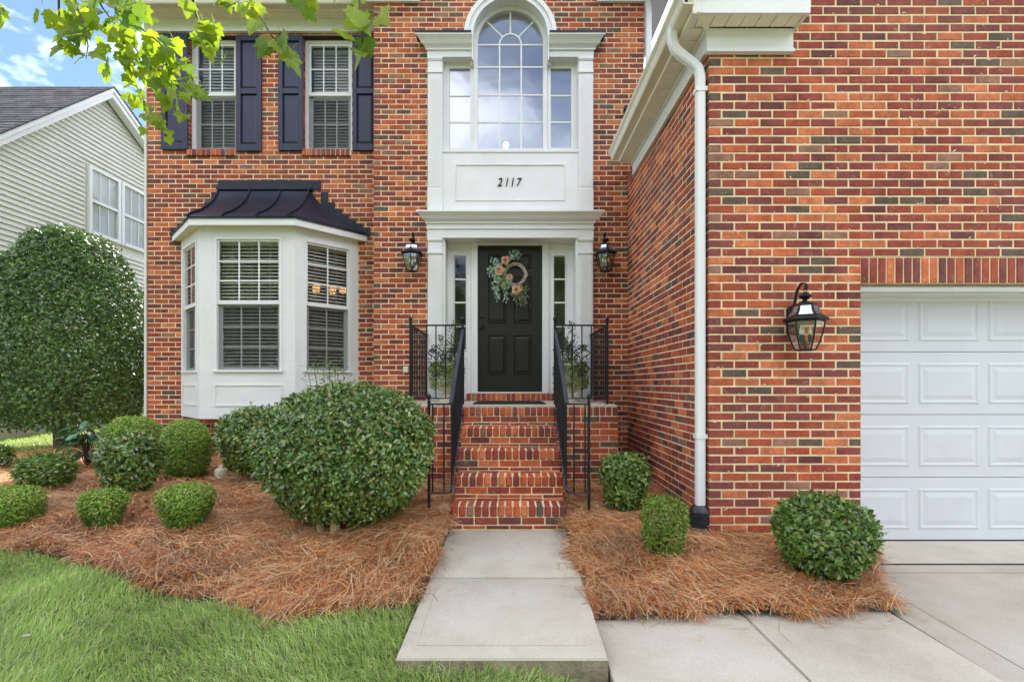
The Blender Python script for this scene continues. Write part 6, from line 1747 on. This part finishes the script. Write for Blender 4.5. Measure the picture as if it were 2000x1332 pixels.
twig([(115, -40), (115, 20), (117, 55), (130, 75), (150, 88)], 2.6, R1b, 17, 0.075, 0.042)
twig([(130, -40), (148, 10), (165, 50), (172, 90), (168, 115)], 2.65, R1b, 22, 0.092, 0.05)
twig([(240, 60), (275, 110), (310, 135), (335, 165), (345, 195)], 2.8, P(232, 62, 2.78), 28, 0.088, 0.045, 0.004)
twig([(372, -30), (378, 10), (388, 40), (402, 60), (425, 80), (440, 105)], 2.35, L2[2], 17, 0.085, 0.035, start=0.2)
twig([(480, -30), (492, 10), (512, 40), (530, 70), (545, 85)], 2.25, L2[2], 13, 0.09, 0.032, start=0.2)
twig([(430, -30), (440, 0), (448, 15)], 2.3, L2[2], 6, 0.085, 0.035)
twig([(600, -50), (605, -8), (612, 2)], 2.2, L2[3], 5, 0.07, 0.03)
twig([(560, -50), (572, -10), (580, 0)], 2.2, L2[3], 4, 0.07, 0.03)
twig([(648, -40), (655, -12), (660, 0)], 2.1, L2[3], 3, 0.06, 0.02)
twig([(690, -60), (700, -10), (706, 30), (708, 75), (707, 100)], 1.75, L2[4], 11, 0.085, 0.028, start=0.2)
twig([(1124, -60), (1124, -22), (1125, -12)], 1.9, L2[4], 1, 0.05, 0.004)
twig([(-20, -40), (-8, 0), (0, 12)], 2.2, R1b, 4, 0.085, 0.022)
# the crown above and behind the camera's view
n = 5200; d_ = sph(n); rr_ = rng.random(n) ** 0.45; p = d_ * rr_[:, None] * np.array([2.0, 1.3, 1.7]) + np.array([TX - 0.7, TY - 0.9, 6.1])
o = bulk('crown', leaf_arrays(p, rng.normal(0, 1, (n, 3)) + np.array([0, 0, -.6]), rng.normal(0, 1, (n, 3)), rng.uniform(.07, .12, n), rng.uniform(.07, .11, n)), LEAF_T, M['boxwood'], tree); o['kind'] = 'stuff'

# ================================================================ trees across the street (seen in the window reflections)
PP, NN = [], []
stm = MB()
for (x, y, h, r_, con) in ((-24, -34, 19, 6, 0), (-14, -38, 20, 6.5, 0), (-6, -30, 20, 2.6, 1), (3, -38, 19, 6.5, 0), (13, -34, 18, 6, 0), (25, -38, 19, 6.5, 0), (37, -38, 18, 6.5, 0), (-38, -36, 18, 6.5, 0), (-8, -33, 13, 5, 0), (8, -33, 12, 5, 0)):
    n = 5200; q = sph(n); t = rng.random(n) ** 0.4
    if con: zz = rng.random(n); p = np.stack([x + q[:, 0] * r_ * (1.05 - zz) * t, y + q[:, 1] * r_ * (1.05 - zz) * t, zz * h], 1)
    else: p = q * t[:, None] * np.array([r_, r_, h * 0.42]) * (1 + dirnoise(q, int(h * 7 + x), 0.16))[:, None] + np.array([x, y, h * 0.56])
    PP.append(p - np.array([0, 0, 1.0]))
    stm.tube([(x, y, -1.6), (x, y, h * 0.6)], [0.3, 0.15], 7)
p = np.concatenate(PP); n = len(p)
wood = bulk('street_trees', leaf_arrays(p, rng.normal(0, 1, (n, 3)), rng.normal(0, 1, (n, 3)), rng.uniform(.5, .9, n), rng.uniform(.4, .65, n)), LEAF_T, M['boxwood']); tag(wood, 'row of trees across the street mirrored in the windows', 'trees', kind='stuff')

# loose needles blown onto the walk and the paths
r = np.random.default_rng(77); n = 150
x = np.where(r.random(n) < 0.6, np.sign(r.random(n) - 0.5) * (0.50 - np.abs(r.normal(0, 0.09, n))), r.uniform(0.55, 2.6, n)); y = np.where(np.abs(x) < 0.505, r.uniform(2.9, 4.15, n), 2.86 - np.abs(r.normal(0, 0.10, n)))
zt2 = np.where(np.abs(x) < 0.505, np.interp(y, [2.325, 3.24, 4.2], [0.0, 0.02, 0.045]), np.where(x < 2.3, -0.062, -0.07)) + 0.004
a = r.uniform(0, 6.28, n); L_ = r.uniform(0.06, 0.15, n); V = np.zeros((n, 4, 3)); x = x - 0.02
for i, (t_, s_) in enumerate(((-.5, -1), (-.5, 1), (.5, 1), (.5, -1))): V[:, i] = np.stack([x + np.cos(a) * L_ * t_ - np.sin(a) * 0.0012 * s_, y + np.sin(a) * L_ * t_ + np.cos(a) * 0.0012 * s_, zt2 + 0.002], 1)
o = bulk('loose_needles', V, [(0, 1, 2, 3)], M['needle']); tag(o, 'loose pine needles blown onto the edges of the concrete', 'needles', kind='stuff')
